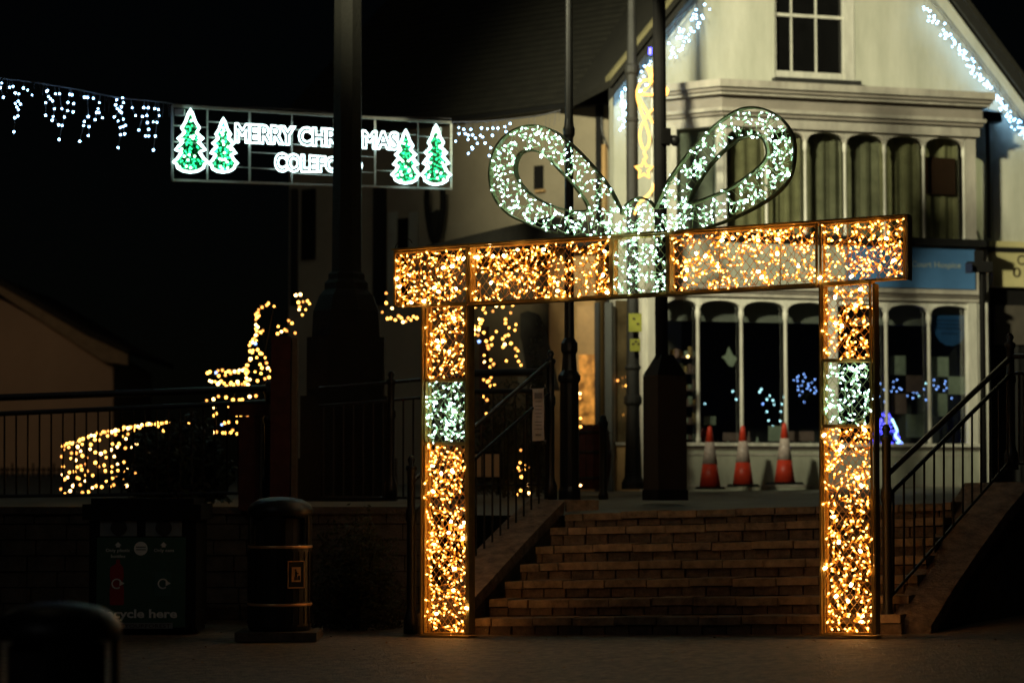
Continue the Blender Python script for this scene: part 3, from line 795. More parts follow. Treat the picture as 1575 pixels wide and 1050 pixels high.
q = MB(); q.pbox(Bp, wu0, wu1, wz0, wz1, WO - .6, WO - .55); q.build('dark_room', M['dark'], shop)
q = MB(); q.pbox(Bp, wu0 - .05, wu1 + .04, wz0 - .13, wz0 - .002, WO - .1, WO + .16); q.build('window_sill', M['verge'], shop)
# roof with verges
def roof_slab(ua, za_, ub, zb_, th, o0, o1, name, m):
    q = MB(); q.ppoly(Bp, [(ua, za_), (ub, zb_), (ub, zb_ + th), (ua, za_ + th)], o0, o1); return q.build(name, m, shop)
ex = .12
sl = (za - z1) / (xa - x0); sr = (zr_ - za) / (xr - xa)
roof_slab(x0 - ex, z1 - sl * ex + .16, xa, za + .16, .10, WO - 6, WO + .22, 'roof', M['tile'])
roof_slab(xa, za + .16, xr + .9, zr_ + sr * .9 + .16, .10, WO - 6, WO + .22, 'roof', M['tile'])
roof_slab(x0 - ex, z1 - sl * ex - .02, xa, za - .02, .175, WO + .12, WO + .17, 'bargeboard', M['verge'])
roof_slab(xa, za - .02, xr + .9, zr_ + sr * .9 - .02, .175, WO + .12, WO + .17, 'bargeboard', M['verge'])
roof_slab(x0 - ex, z1 - sl * ex + .265, xa, za + .265, .07, WO + .0, WO + .2, 'verge_mortar', M['paleverge'])
# ---- bay
u0 = bu(1112, 140); u1 = bu(1500, 180); zt = bz(1300, 0)
zc0 = bz(1112, 198); zc1 = bz(1112, 128)
uLow = bu(1012, 600)
# cant
cantU, cantO = bu(1030, 300, WO), WO
def bay_prism(mb, z0, z1, e, low=False):
    """bay footprint grown by e"""
    pts = [(uLow - e * .3 if low else u0 - e * .5, e), (u1 + e * .45, e), (u1 + e * .45, WO + .01), (uLow - e * .3 if low else cantU - e, WO + .01)]
    mb.hexa([Bp.pt(u, z0, o) for u, o in pts], [Bp.pt(u, z1, o) for u, o in pts])
for z0_, z1_, e, m, nm in ((zc1 - .10, zc1, .34, 'trim', 'cornice'), (zc1 - .15, zc1 - .10, .29, 'trim2', 'cornice_moulding'), (zc1 - .19, zc1 - .15, .24, 'trim', 'cornice_moulding'), (zc1 - .36, zc1 - .19, .12, 'trim2', 'frieze'),
                           (zc1 - .41, zc1 - .36, .18, 'trim', 'cornice_moulding'), (zc1 - .46, zc1 - .41, .13, 'trim2', 'cornice_moulding'), (zc1 - .60, zc1 - .46, .07, 'trim', 'frieze')):
    q = MB(); bay_prism(q, z0_, z1_, e); q.build(nm, M[m], shop)
ztop = zc1 - .60
zub = bz(1300, 364); zft = zub - .06
q = MB(); bay_prism(q, zub - .10, zub, .16); q.build('lead_ledge', M['gutter'], shop)
zfb = bz(1300, 443)
q = MB(); bay_prism(q, zfb, zub - .102, .05, True); q.build('fascia_backing', M['trim'], shop)
q = MB(); q.pbox(Bp, bu(1303, 400, .08), bu(1500, 400, .08), zfb + .02, zub - .12, .052, .075); q.build('blue_fascia', M['bluesign'], shop)
q = MB(); q.pbox(Bp, bu(1034, 400, .08), bu(1300, 400, .08), zfb + .02, zub - .12, .052, .072); q.build('taupe_fascia', M['cream'], shop)
tb0, tb1 = bu(1392, 405, .08), bu(1478, 405, .08); tz0 = bz(1430, 411, .08); th_ = .085
o = text_on('n Court Hospice', lambda x, y, z: Bp.pt(tb0 + (tb1 - tb0) * x, tz0 + th_ * y, .079 + z * .1), .01).build('lettering', M['pale_txt'], shop)
for z0_, z1_, e, m in ((zfb - .06, zfb, .12, 'trim'), (zfb - .10, zfb - .06, .08, 'trim2'), (zfb - .16, zfb - .10, .05, 'trim')):
    q = MB(); bay_prism(q, z0_, z1_, e, True); q.build('moulding', M[m], shop)
# upper arcade
def arcade(cols, ztop_, zbot, rise, spr, wcol, name, glassm, back, backo, wide=()):
    """cols: u positions of columns"""
    for i, u in enumerate(cols):
        q = MB(); hw = wcol * (2.6 if i in wide else 1)
        z_s = ztop_ - rise - spr
        q.lathe(Bp.pt(u, zbot, -.03), [(hw * 1.2, 0), (hw * 1.2, .05), (hw, .08), (hw * .9, z_s - zbot - .14), (hw * 1.35, z_s - zbot - .12), (hw * 1.5, z_s - zbot - .05), (hw * 1.1, z_s - zbot), (hw * 1.1, ztop_ - zbot)], 10) if not (i in wide) else q.pbox(Bp, u - hw, u + hw, zbot, ztop_, -.08, .03)
        q.build('column', M['white'], shop, i not in wide)
    for i in range(len(cols) - 1):
        a, c = cols[i], cols[i + 1]
        # spandrel with an arched opening
        n = 10; pts = [(a, ztop_)]; zsp = ztop_ - rise - spr
        arc = [((a + c) / 2 - (c - a) / 2 * .93 * math.cos(math.pi * k / n), zsp + rise * math.sin(math.pi * k / n) ** .8) for k in range(n + 1)]
        vs = []; fs = []
        for o_ in (.0, -.06):
            for (u, z) in arc: vs.append(Bp.pt(u, z, o_)); vs.append(Bp.pt(u if 0 else (a + (c - a) * (arc.index((u, z)) / n)), ztop_, o_))
        m2 = 2 * (n + 1)
        for k in range(n):
            fs.append((2 * k, 2 * k + 2, 2 * k + 3, 2 * k + 1)); fs.append((m2 + 2 * k, m2 + 2 * k + 1, m2 + 2 * k + 3, m2 + 2 * k + 2)); fs.append((2 * k, m2 + 2 * k, m2 + 2 * k + 2, 2 * k + 2))
        q = MB(); q.add(vs, fs); q.build('arch_spandrel', M['white'] if name == 'lower' else M['trim'], shop)
        q = MB(); q.pbox(Bp, a, c, zbot, ztop_, -.10, -.094); q.build('pane', glassm, shop)
        if back:
            q = MB(); nn = 18; ph = rnd.uniform(0, 6); cof = [-.24 + .018 * math.sin(ph + k * 1.1) + .014 * rnd.random() for k in range(nn + 1)]
            for k in range(nn):
                x_a = a + (c - a) * k / nn; x_c = a + (c - a) * (k + 1) / nn; oa, oc = cof[k], cof[k + 1]
                q.add([Bp.pt(x_a, zbot, oa), Bp.pt(x_c, zbot, oc), Bp.pt(x_c, ztop_, oc), Bp.pt(x_a, ztop_, oa)], [(0, 1, 2, 3)])
            q.build('curtain', M[back[i]], shop)
ucols = [bu(x, 280) for x in (1117, 1180, 1240, 1301, 1362, 1422, 1484)]
arcade(ucols, ztop, zub, .13, .02, .022, 'upper', M['glassdark'], ['curtain', 'curtain', 'curtain2', 'curtain2', 'curtain', 'curtain'], -.2)
q = MB(); q.pbox(Bp, ucols[0], u1, zub, ztop, -.45, -.4); q.build('dark_room', M['dark'], shop)
q = MB(); q.pbox(Bp, ucols[6] + .02, u1, zub, ztop, -.1, .0); q.build('corner_post', M['trim'], shop)
q = MB(); q.pbox(Bp, bu(1432, 280), bu(1478, 280), bz(1450, 297), bz(1450, 240), -.19, -.17); q.build('dark_card', mat('dark_red_card', (.04, .018, .015), .5), shop)
# cant side of the bay, upper and lower
def cant_pt(t, z, o=0):
    return Bp.pt(u0 + (cantU - u0) * t, z, (WO) * t + o)
for (za2, zb2) in ((zub, ztop),):
    for t0, t1 in ((0, .12), (.88, 1.0)):
        q = MB(); q.hexa([cant_pt(t0, za2), cant_pt(t1, za2), cant_pt(t1, za2, -.1), cant_pt(t0, za2, -.1)], [cant_pt(t0, zb2), cant_pt(t1, zb2), cant_pt(t1, zb2, -.1), cant_pt(t0, zb2, -.1)]); q.build('corner_post', M['white'], shop)
    zz0 = za2 if za2 == zub else bz(1100, 684)
    q = MB(); q.hexa([cant_pt(.12, zz0, -.04), cant_pt(.88, zz0, -.04), cant_pt(.88, zz0, -.046), cant_pt(.12, zz0, -.046)], [cant_pt(.12, zb2, -.04), cant_pt(.88, zb2, -.04), cant_pt(.88, zb2, -.046), cant_pt(.12, zb2, -.046)]); q.build('pane', M['glass'], shop)
q = MB(); q.hexa([cant_pt(.12, zub, -.14), cant_pt(.88, zub, -.14), cant_pt(.88, zub, -.15), cant_pt(.12, zub, -.15)], [cant_pt(.12, ztop, -.14), cant_pt(.88, ztop, -.14), cant_pt(.88, ztop, -.15), cant_pt(.12, ztop, -.15)]); q.build('curtain', M['curtain'], shop)
# lower arcade
lz1 = zfb - .16; zsill = bz(1200, 681)
lcols = [bu(x, 600) for x in (1022, 1075, 1142, 1210, 1280, 1365, 1431, 1496)]
arcade(lcols, lz1, zsill, .12, .05, .028, 'lower', M['glass'], None, 0, wide=(4, 7))
q = MB(); q.pbox(Bp, lcols[0], lcols[7] + .1, zsill - .045, zsill, -.1, .07); q.build('window_sill', M['white'], shop)
q = MB(); q.pbox(Bp, lcols[0], lcols[7] + .1, zsill - .09, zsill - .046, -.1, .02); q.build('sill_moulding', M['trim2'], shop)
q = MB(); q.pbox(Bp, lcols[0], lcols[7] + .1, GZ - .1, zsill - .091, -.12, 0); q.build('stall_riser', M['cream'], shop)
for a, c in ((0, 2), (2, 4), (4, 7)):
    q = MB()
    for zz_ in (zsill - .16, GZ + .12): q.pbox(Bp, lcols[a] + .08, lcols[c] - .08, zz_ - .012, zz_ + .012, .002, .012)
    q.build('panel_moulding', M['trim'], shop)
q = MB(); q.pbox(Bp, lcols[7] + .1, lcols[7] + .24, GZ, lz1, -.12, .02); q.build('pilaster', M['white'], shop)
q = MB(); q.pbox(Bp, uLow, uLow + .05, GZ, lz1, WO + .005, -.1); q.build('bay_side', M['white'], shop)
# interior of the shop
q = MB(); uA, uB = lcols[0] - .5, lcols[7] + .2
q.pbox(Bp, uA, uB, GZ, zfb, -3.2, -3.1); q.pbox(Bp, uA, uA + .05, GZ, zfb, -3.1, -.62); q.pbox(Bp, uB - .05, uB, GZ, zfb, -3.1, -.62); q.build('shop_interior', M['dark'], shop)
q = MB(); q.pbox(Bp, lcols[0] + .05, uB - .06, lz1 - .32, lz1 + .1, -.40, -.32); q.build('window_pelmet', M['trim2'], shop)
q = MB(); q.pbox(Bp, lcols[0] + .05, uB - .06, zsill - .06, zsill - .01, -.85, -.13); q.build('display_shelf', M['trim2'], shop)
# left narrow shop window beside the pilaster, on the gable wall
q = MB(); a, c = bu(947, 560, WO + .05), bu(984, 560, WO + .05); zA, zB = bz(965, 680, WO), bz(965, 462, WO)
q.pbox(Bp, a, c, zA, zB, WO + .01, WO + .016); q.build('side_window_pane', mat('dim_reflective_glass', (.10, .075, .04), .12, spec=.9, var=.6, scale=3), shop)
q = MB(); q.pbox(Bp, a - .02, c + .02, zA - .04, zA, WO + .003, WO + .08); q.pbox(Bp, a - .04, a, zA, zB, WO + .003, WO + .04); q.pbox(Bp, c, c + .04, zA, zB, WO + .003, WO + .04); q.build('side_window_frame', M['trim'], shop)
q = MB(); q.pbox(Bp, a, c, GZ, zA - .041, WO + .003, WO + .035); q.build('side_window_panel', M['tan'], shop)
q = MB(); a, c = bu(987, 560, WO + .1), bu(1010, 560, WO + .1); q.pbox(Bp, a, c, GZ, zfb + .1, WO + .003, WO + .12); q.build('pilaster', M['white'], shop)
# upper pilaster left of the cant with capital
q = MB(); a, c = bu(1025, 300, WO + .1), bu(1040, 300, WO + .1); q.pbox(Bp, a, c, zub, bz(1030, 196, WO), WO + .003, WO + .12); q.build('pilaster', M['white'], shop)
# rainwater pipe
pp = thing('rainwater_pipe', 'black drainpipe with hopper head right of the upper bay window', 'drainpipe', Bp.P(1521, 368, WO + .1))
q = MB(); q.tube(Bp.P(1521, 366, WO + .1), Bp.P(1519, 190, WO + .1), .035, 10); q.build('pipe', M['gutter'], pp)
q = MB(); a = Bp.uz(1508, 188, WO + .1); c = Bp.uz(1536, 174, WO + .1); q.pbox(Bp, a[0], c[0], a[1], c[1], WO + .01, WO + .2); q.build('hopper', M['gutter'], pp)
q = MB(); q.pbox(Bp, bu(1502, 370, 0) + .02, bu(1575, 370, 0) + .6, zub - .10, zub - .03, WO + .01, WO + .14); q.build('ledge', M['gutter'], pp)
q = MB(); q.path([Bp.P(x, y, WO + .06) for x, y in smooth([(1494, 335), (1497, 348), (1504, 362), (1506, 370)])], .008, 5); q.build('cable', M['gutter'], pp)
# neighbouring shop on the right
ns = thing('corner_shop_front', 'dark unlit shop front with cream fascia at the right edge', 'building', Bp.pt(bu(1560, 700), GZ, WO))
a, c = bu(1527, 400, WO + .12), bu(1700, 400, WO + .12)
q = MB(); q.pbox(Bp, a, c, bz(1550, 441, WO + .12), bz(1550, 371, WO + .12), WO + .01, WO + .12); q.build('cream_fascia', M['creamsign'], ns)
ua_ = bu(1564, 400, WO + .13)
for s, x0_, y0_, hh, wdt in (('C', 1565, 407, .15, .12), ('01', 1558, 426, .15, .23)):
    uu, zz_ = Bp.uz(x0_, y0_, WO + .13)
    text_on(s, lambda x, y, z: Bp.pt(uu + wdt * x, zz_ + hh * y, WO + .124 + z * .1), .01).build('lettering', M['dark_txt'], ns)
q = MB(); q.pbox(Bp, a, c, GZ, bz(1550, 443, WO), WO + .005, WO + .03); q.build('shop_front', M['black_rough'], ns)
q = MB(); q.pbox(Bp, a + .05, c, bz(1550, 530, WO), bz(1550, 470, WO), WO + .032, WO + .07); q.build('blind_box', mat('brown_blind', (.07, .06, .045), .8), ns)
for px in (1560, 1596):
    q = MB(); uu = bu(px, 600, WO); q.pbox(Bp, uu, uu + .05, GZ, bz(1550, 532, WO), WO + .032, WO + .06); q.build('mullion', M['verge'], ns)
q = MB(); q.pbox(Bp, bu(1504, 400), bu(1524, 400), zfb, zub - .11, WO + .01, WO + .45); q.build('end_pilaster', M['trim'], ns)

# black sign post in front of the right of the shop
b = P(1514, 745, 30.0); k = 30 / F
fp = thing('finger_post', 'slim black post with stubby cross arms right of the blue fascia', 'post', b)
q = MB(); q.tube(b, P(1510, 405, 30.0), .04, 8); q.build('post', M['black_rough'], fp)
q = MB(); a = P(1489, 418, 29.9); c = P(1527, 402, 29.9); q.box(a.x, c.x, a.y, a.y + .12, a.z, c.z); q.build('cross_arm', M['black_rough'], fp)
q = MB(); a = P(1501, 404, 29.9); c = P(1513, 385, 29.9); q.box(a.x, c.x, a.y + .01, a.y + .11, a.z, c.z); q.build('finial', M['black_rough'], fp)
q = MB(); a = P(1485, 420, 29.85); c = P(1494, 405, 29.85); q.box(a.x, c.x, a.y - .05, a.y + .02, a.z, c.z); q.build('lamp_box', mat('dark_blue_box', (.008, .016, .05), .5), fp)

# things in the shop window
def card(x0, y0, x1, y1, m, label, name='poster', cat='poster', off=-.16, group=None):
    a = Bp.uz(x0, y1, off); c = Bp.uz(x1, y0, off); q = MB(); q.pbox(Bp, a[0], c[0], a[1], c[1], off - .006, off)
    return tag(q.build(name, M[m] if isinstance(m, str) else m), label, cat, group)
m_pA = mat('pale_poster', (.36, .37, .28), .7, var=.25, scale=12); m_pB = mat('pink_poster', (.24, .14, .12), .7, var=.25, scale=12)
gp = 'posters on the shop window'
for (x0, y0, x1, y1, m, l) in (
    (1369, 547, 1393, 576, m_pA, 'pale green poster high in the window right of the arch leg'),
    (1434, 549, 1459, 579, m_pA, 'pale poster beneath the blue shield card'),
    (1394, 577, 1418, 603, m_pB, 'pinkish poster left of the slim mullion at fairy-light height'),
    (1371, 605, 1394, 636, m_pB, 'dull pink poster just above the blue light tree'),
    (1394, 637, 1421, 672, m_pA, 'pale poster with red mark beside the blue light tree'),
    (1434, 605, 1457, 640, m_pA, 'beige poster low in the right window below the fairy lights'),
    (1459, 579, 1484, 606, m_pA, 'grey poster at the right edge of the shop window')):
    card(x0, y0, x1, y1, m, l, group=gp)
# blue shield
q = MB(); sh = [(1433, 485), (1489, 485), (1490, 503), (1486, 515), (1478, 526), (1466, 532), (1455, 531), (1445, 524), (1437, 512), (1433, 500)]
q.ppoly(Bp, [Bp.uz(x, y, -.13) for x, y in reversed(sh)], -.14, -.13)
bs = thing('shield_card', 'blue shield-shaped card hanging in the rightmost shop window', 'window card', Bp.P(1461, 532, -.13))
q.build('card', M['bluecard'], bs)
q = MB()
for y, w_ in ((492, 40), (498, 44), (504, 40), (512, 26)):
    a = Bp.uz(1461 - w_ / 2, y + 2, -.125); c = Bp.uz(1461 + w_ / 2, y, -.125); q.pbox(Bp, a[0], c[0], a[1], c[1], -.129, -.127)
stuff(q.build('print', mat('dark_blue_print', (.01, .035, .11), .6), bs))
card(1182, 655, 1206, 678, m_pA, 'pale carrier bag on the window shelf behind the middle cone', 'gift_bag', 'bag', -.3)
card(1083, 640, 1101, 653, m_pA, 'small printed card standing above the left cone', 'price_card', 'card', -.3)
card(1210, 663, 1252, 678, m_pB, 'low pink box on the shelf behind the right cone', 'display_box', 'box', -.3)
card(1112, 665, 1137, 678, m_pB, 'low reddish box on the shelf between the left and middle cones', 'display_box', 'box', -.3)
hh = [(1121, 533), (1127, 545), (1134, 551), (1127, 564), (1121, 562), (1115, 553), (1110, 549), (1117, 545)]
q = MB(); q.ppoly(Bp, [Bp.uz(x, y, -.5) for x, y in reversed(hh)], -.52, -.5); tag(q.build('hanging_heart', m_pA), 'pale cloth heart hanging in the shop window above the cones', 'heart ornament')
# shelf unit left of window with small goods
su = thing('display_shelves', 'lit shelves of small gifts beside the timber sleeve', 'shelf', Bp.P(1052, 678, -.5))
for y in (548, 572, 598, 622, 650):
    q = MB(); a = Bp.uz(1030, y + 2, -.5); c = Bp.uz(1070, y, -.5); q.pbox(Bp, a[0], c[0], a[1], c[1], -.7, -.5); q.build('shelf', m_pB, su)
for y in (548, 572, 598, 622, 650, 676):
    for x in range(1032, 1070, 7):
        h = rnd.uniform(6, 16); a = Bp.uz(x, y, -.55); c = Bp.uz(x + rnd.uniform(3, 6), y - h, -.55)
        q = MB(); q.pbox(Bp, a[0], c[0], a[1] + .004, c[1], -.6, -.55); q.build('ornament', rnd.choice((m_pA, m_pB, M['tan'])), su)
for x, h, m, l in ((1086, 14, m_pA, 'tall pale ornament on the shop window shelf behind the left cone'), (1104, 8, m_pB, 'short pink ornament in the shop window just right of the left cone'),
                   (1120, 5, m_pA, 'tiny pale ornament in the shop window between left and middle cones'), (1152, 20, m_pB, 'tall pinkish ornament in the shop window just right of the middle cone'),
                   (1165, 12, m_pA, 'pale squat ornament beside the white mullion right of the middle cone'), (1222, 10, m_pB, 'dull pink ornament in the shop window just right of the right cone'),
                   (1246, 16, m_pA, 'slender pale ornament in the shop window beside the right arch leg')):
    a = Bp.uz(x, 679, -.6); r_ = .018 + .001 * (h % 7); H = h * .009
    q = MB(); q.lathe(Bp.pt(a[0], zsill - .01, -.6), [(r_, 0), (r_ * 1.2, H * .4), (r_ * .5, H * .7), (r_ * .6, H * .85), (.005, H)], 8)
    tag(q.build('ornament', m, None, True), l, 'ornament', 'ornaments on the window shelf')

# ------------------------------------------------------------------ COTTAGE BEHIND, PORCH
Cp = Plane(P(700, 740, 34.9), P(930, 740, 33.2))
ct = thing('cottage', 'dim rendered cottage with long dark tiled roof behind the arch', 'building', Cp.pt(-1, GZ, 0))
eL, zL = Cp.uz(380, 205); eR, zR = Cp.uz(936, 152)
zE = Cp.uz(800, 172)[1]
q = MB(); q.pbox(Cp, Cp.uz(445, 300)[0], eR, GZ, zE, -4, 0); q.build('wall', M['cottage'], ct)
ea = Cp.uz(445, 300)[0]
q = MB(); q.pbox(Cp, ea - .5, eR + .3, zE - .06, zE + .04, .0, .14); q.build('gutter', M['gutter'], ct)
for i in range(26):
    d = i * .17; q = MB(); ang = R(42)
    o0, z0_ = .16 - d * math.cos(ang), zE + .02 + d * math.sin(ang)
    o1, z1_ = .16 - (d + .22) * math.cos(ang), zE + .02 + (d + .22) * math.sin(ang)
    q.add([Cp.pt(ea - .5, z0_, o0), Cp.pt(eR + .8, z0_, o0), Cp.pt(eR + .8, z0_ + .03, o0), Cp.pt(ea - .5, z0_ + .03, o0), Cp.pt(eR + .8, z1_, o1), Cp.pt(ea - .5, z1_, o1)],
          [(0, 1, 2, 3), (3, 2, 4, 5)])
    q.build('tile_course', M['tile'], ct)
def cbox(x0, y0, x1, y1, o0, o1, name, m, par=ct):
    a = Cp.uz(x0, y1, o1); c = Cp.uz(x1, y0, o1); q = MB(); q.pbox(Cp, a[0], c[0], a[1], c[1], o0, o1); return q.build(name, M[m] if isinstance(m, str) else m, par)
cbox(821, 254, 835, 291, .003, .02, 'window', 'black_rough'); cbox(822, 291, 836, 296, .003, .06, 'window_sill', 'tan')
cbox(573, 286, 590, 470, .003, .08, 'drainpipe', 'gutter')
cbox(463, 290, 483, 400, .003, .05, 'shutter', 'black_rough'); cbox(446, 290, 456, 470, .003, .05, 'drainpipe', 'gutter')
for x in (596, 628):
    cbox(x, 325, x + 14, 470, .003, .04, 'window_architrave', 'cream')
cbox(611, 335, 627, 470, .003, .02, 'window', 'black_rough')
cbox(925, 222, 931, 330, .003, .05, 'timber_trim', 'tan')
cbox(917, 150, 924, 600, .003, .07, 'drainpipe', 'gutter')
q = MB(); q.path([Cp.P(x, y, .05) for x, y in smooth([(928, 158), (925, 190), (930, 215), (942, 238), (960, 246), (990, 244)])], .010, 5); q.build('cable', M['gutter'], ct)
# black oval hanging hoop
hp = thing('hanging_hoop', 'black oval hoop hanging on the cottage wall below the light sign', 'wall ornament', Cp.P(668, 375, .2))
q = MB()
for i in range(16):
    a_ = R(150 + 240 * i / 15 ); 
pts = [(657, 292), (656, 310), (659, 340), (665, 368), (672, 368), (678, 345), (681, 318), (681, 292)]
q.path([Cp.P(x, y, .2) for x, y in smooth(pts)], .045, 6); q.build('hoop', M['black_rough'], hp)
q = MB(); sh = [(659, 330), (672, 322), (680, 326), (676, 350), (669, 368), (664, 366)]
q.ppoly(Cp, [Cp.uz(x, y, .2) for x, y in reversed(sh)], .17, .2); q.build('basket', M['memorial'], hp)
q = MB(); q.tube(Cp.P(669, 366, .2), Cp.P(667, 400, .2), .05, 6); q.build('bracket', M['black_rough'], hp)

# porch with a raked roof in front of the cottage
Lp = Plane(P(740, 740, 32.2), P(918, 740, 31.6))
po = thing('porch', 'tan walled porch with dark raked roof glowing warmly behind the arch header', 'porch', Lp.pt(.8, GZ, 0))
wa = Lp.uz(845, 600)[0]; wb = Lp.uz(916, 600)[0]
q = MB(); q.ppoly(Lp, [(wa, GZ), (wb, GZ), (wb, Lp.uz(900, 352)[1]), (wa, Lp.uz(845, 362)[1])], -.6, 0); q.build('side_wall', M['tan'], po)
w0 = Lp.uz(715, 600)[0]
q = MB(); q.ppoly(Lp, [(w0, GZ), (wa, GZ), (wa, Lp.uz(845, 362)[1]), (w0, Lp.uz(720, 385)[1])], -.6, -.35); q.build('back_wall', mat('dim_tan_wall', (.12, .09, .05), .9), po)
a1 = Lp.uz(668, 381); a2 = Lp.uz(860, 336); a3 = Lp.uz(935, 348); a4 = Lp.uz(935, 380); a5 = Lp.uz(668, 395)
q = MB(); q.ppoly(Lp, [a5, a4, a3, a2, a1], -1.0, .3); q.build('roof', M['tile'], po)
# curtain-like arch shape (dark arched doorway with drape)
ar = [(800, 600), (861, 600), (848, 545), (838, 500), (828, 483), (812, 478), (800, 482)]
q = MB(); q.ppoly(Lp, [Lp.uz(x, y, .02) for x, y in ar], .002, .02); q.build('arched_opening', mat('grey_drape', (.045, .042, .032), .9, var=.6, scale=3), po)
ar = [(797, 600), (812, 600), (808, 560), (803, 530), (800, 520), (797, 540)]
q = MB(); q.ppoly(Lp, [Lp.uz(x, y, .03) for x, y in ar], .022, .03); q.build('drape', M['curtain'], po)
q = MB(); q.pbox(Lp, Lp.uz(726, 600)[0], Lp.uz(738, 600)[0], GZ, Lp.uz(735, 500)[1], -.34, -.28); q.build('red_post', M['redtimber'], po)
# side door panel; its added glowing pane imitates amber light on the wall
gd = thing('side_door_glow', 'narrow door panel with an added glowing pane between the porch and the shop', 'door', Lp.P(903, 660, .06))
q = MB(); a = Lp.uz(888, 660, .05); c = Lp.uz(915, 470, .05); q.pbox(Lp, a[0], c[0], a[1] - .6, c[1], .01, .05); q.build('panel', mat('orange_tan_door', (.50, .30, .12), .35, var=.35, scale=2.2, spec=.6), gd)
m_ = emis('added_door_glow', (1.0, .40, .06), .30); nt_ = m_.node_tree; n_ = nt_.nodes.new('ShaderNodeTexNoise'); n_.inputs['Scale'].default_value = 7; mr = nt_.nodes.new('ShaderNodeMapRange')
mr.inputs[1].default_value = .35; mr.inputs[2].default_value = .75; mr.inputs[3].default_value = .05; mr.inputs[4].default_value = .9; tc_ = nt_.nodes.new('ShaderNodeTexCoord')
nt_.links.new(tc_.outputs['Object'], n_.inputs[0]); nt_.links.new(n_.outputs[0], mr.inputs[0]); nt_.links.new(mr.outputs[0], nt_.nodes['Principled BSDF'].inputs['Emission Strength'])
q = MB(); a = Lp.uz(890, 652, .06); c = Lp.uz(914, 545, .06); q.pbox(Lp, a[0], c[0], a[1], c[1], .052, .06); q.build('added_glow_pane', m_, gd)
q = MB(); a = Lp.uz(916, 700, .05); c = Lp.uz(922, 465, .05); q.pbox(Lp, a[0], c[0], GZ, c[1], .01, .09); q.build('jamb', M['gutter'], gd)
q = MB(); a = Lp.uz(932, 700, .05); c = Lp.uz(942, 465, .05); q.pbox(Lp, a[0], c[0], GZ, c[1], .01, .09); q.build('jamb', mat('blue_grey_jamb', (.06, .065, .06), .6), gd)

# cream board behind the railing
cb = thing('cream_board', 'cream board seen through the balusters right of the left arch leg', 'board', P(746, 760, 27.2))
q = MB(); a = P(718, 733, 27.2); c = P(769, 698, 27.2); q.box(a.x, c.x, a.y, a.y + .03, a.z, c.z); q.build('board', M['board'], cb)
q = MB(); a = P(714, 736, 27.22); c = P(773, 694, 27.22); q.box(a.x, c.x, a.y + .031, a.y + .06, a.z, c.z)
for x in (722, 765):
    a = P(x, 760, 27.25); q.box(a.x, a.x + .03, a.y + .062, a.y + .09, a.z, a.z + .5)
q.build('stand', M['black_rough'], cb)

# ------------------------------------------------------------------ LEFT HOUSE
Hp = Plane(P(-60, 740, 47), P(175, 740, 47))
ho = thing('far_house', 'dim brown gable end of a house beyond the left railing', 'house', Hp.pt(1, 1.3, 0))
pts = [(-260, 765), (174, 765), (174, 553), (190, 548), (165, 548)]
out = [Hp.uz(x, y) for x, y in ((-150, 765), (174, 765), (174, 556), (-8, 455), (-150, 540))]
q = MB(); q.ppoly(Hp, out, -5, 0); q.build('gable_wall', M['house'], ho)
q = MB(); q.ppoly(Hp, [Hp.uz(x, y, .2) for x, y in ((-8, 447), (-8, 434), (130, 514), (197, 545), (197, 561), (160, 556))][::-1], .0, .22); q.build('bargeboard', mat('brown_bargeboard', (.22, .17, .10), .8), ho)
q = MB(); q.ppoly(Hp, [Hp.uz(x, y, .2) for x, y in ((-8, 433), (-8, 424), (135, 507), (200, 538), (197, 544), (130, 513))][::-1], -6.0, .3); q.build('roof', M['tile'], ho)
q = MB(); q.ppoly(Hp, [Hp.uz(x, y, .2) for x, y in ((-8, 447), (-150, 530), (-150, 515), (-8, 424))][::-1], -6, .3); q.build('roof', M['tile'], ho)
# faint low fence in front of the far house
ff = thing('garden_fence', 'faint spiked garden fence in front of the far house', 'fence', P(50, 755, 42))
for i in range(13):
    x = -5 + i * 8; a = P(x, 752, 42); c = P(x, 718 - (6 if i % 4 == 3 else 0), 42); q = MB(); q.tube(a, c, .02, 4); q.build('picket', M['black_rough'], ff)
q = MB(); q.tube(P(-10, 722, 42.05), P(100, 722, 42.05), .02, 4); q.tube(P(-10, 745, 42.05), P(100, 745, 42.05), .02, 4); q.build('rail', M['black_rough'], ff)

# ------------------------------------------------------------------ MEMORIAL
MY = 25.2; b = P(532, 770, MY); k = MY / F
me_ = thing('memorial_cross', 'tall dark stone memorial shaft on stepped octagonal base covering part of the light sign', 'memorial', b)
for nm, prof, n in (('base_step', [(84, 770), (84, 705)], 8), ('base_step', [(74, 705), (74, 610)], 8), ('base_step', [(64, 610), (64, 520)], 8),
                    ('pedestal', [(56, 520), (54, 480), (44, 455), (36, 446), (36, 436), (30, 430), (30, 422), (25, 418)], 8), ('shaft', [(24.5, 418), (22.5, 60), (22, -60)], 8), ('capital', [(25, -60), (36, -90), (36, -130), (20, -140)], 8)):
    q = MB(); q.lathe(b, [(w_ * k, (770 - y) * k) for w_, y in prof], n, a0=22.5, a1=382.5); q.build(nm, M['memorial'], me_)
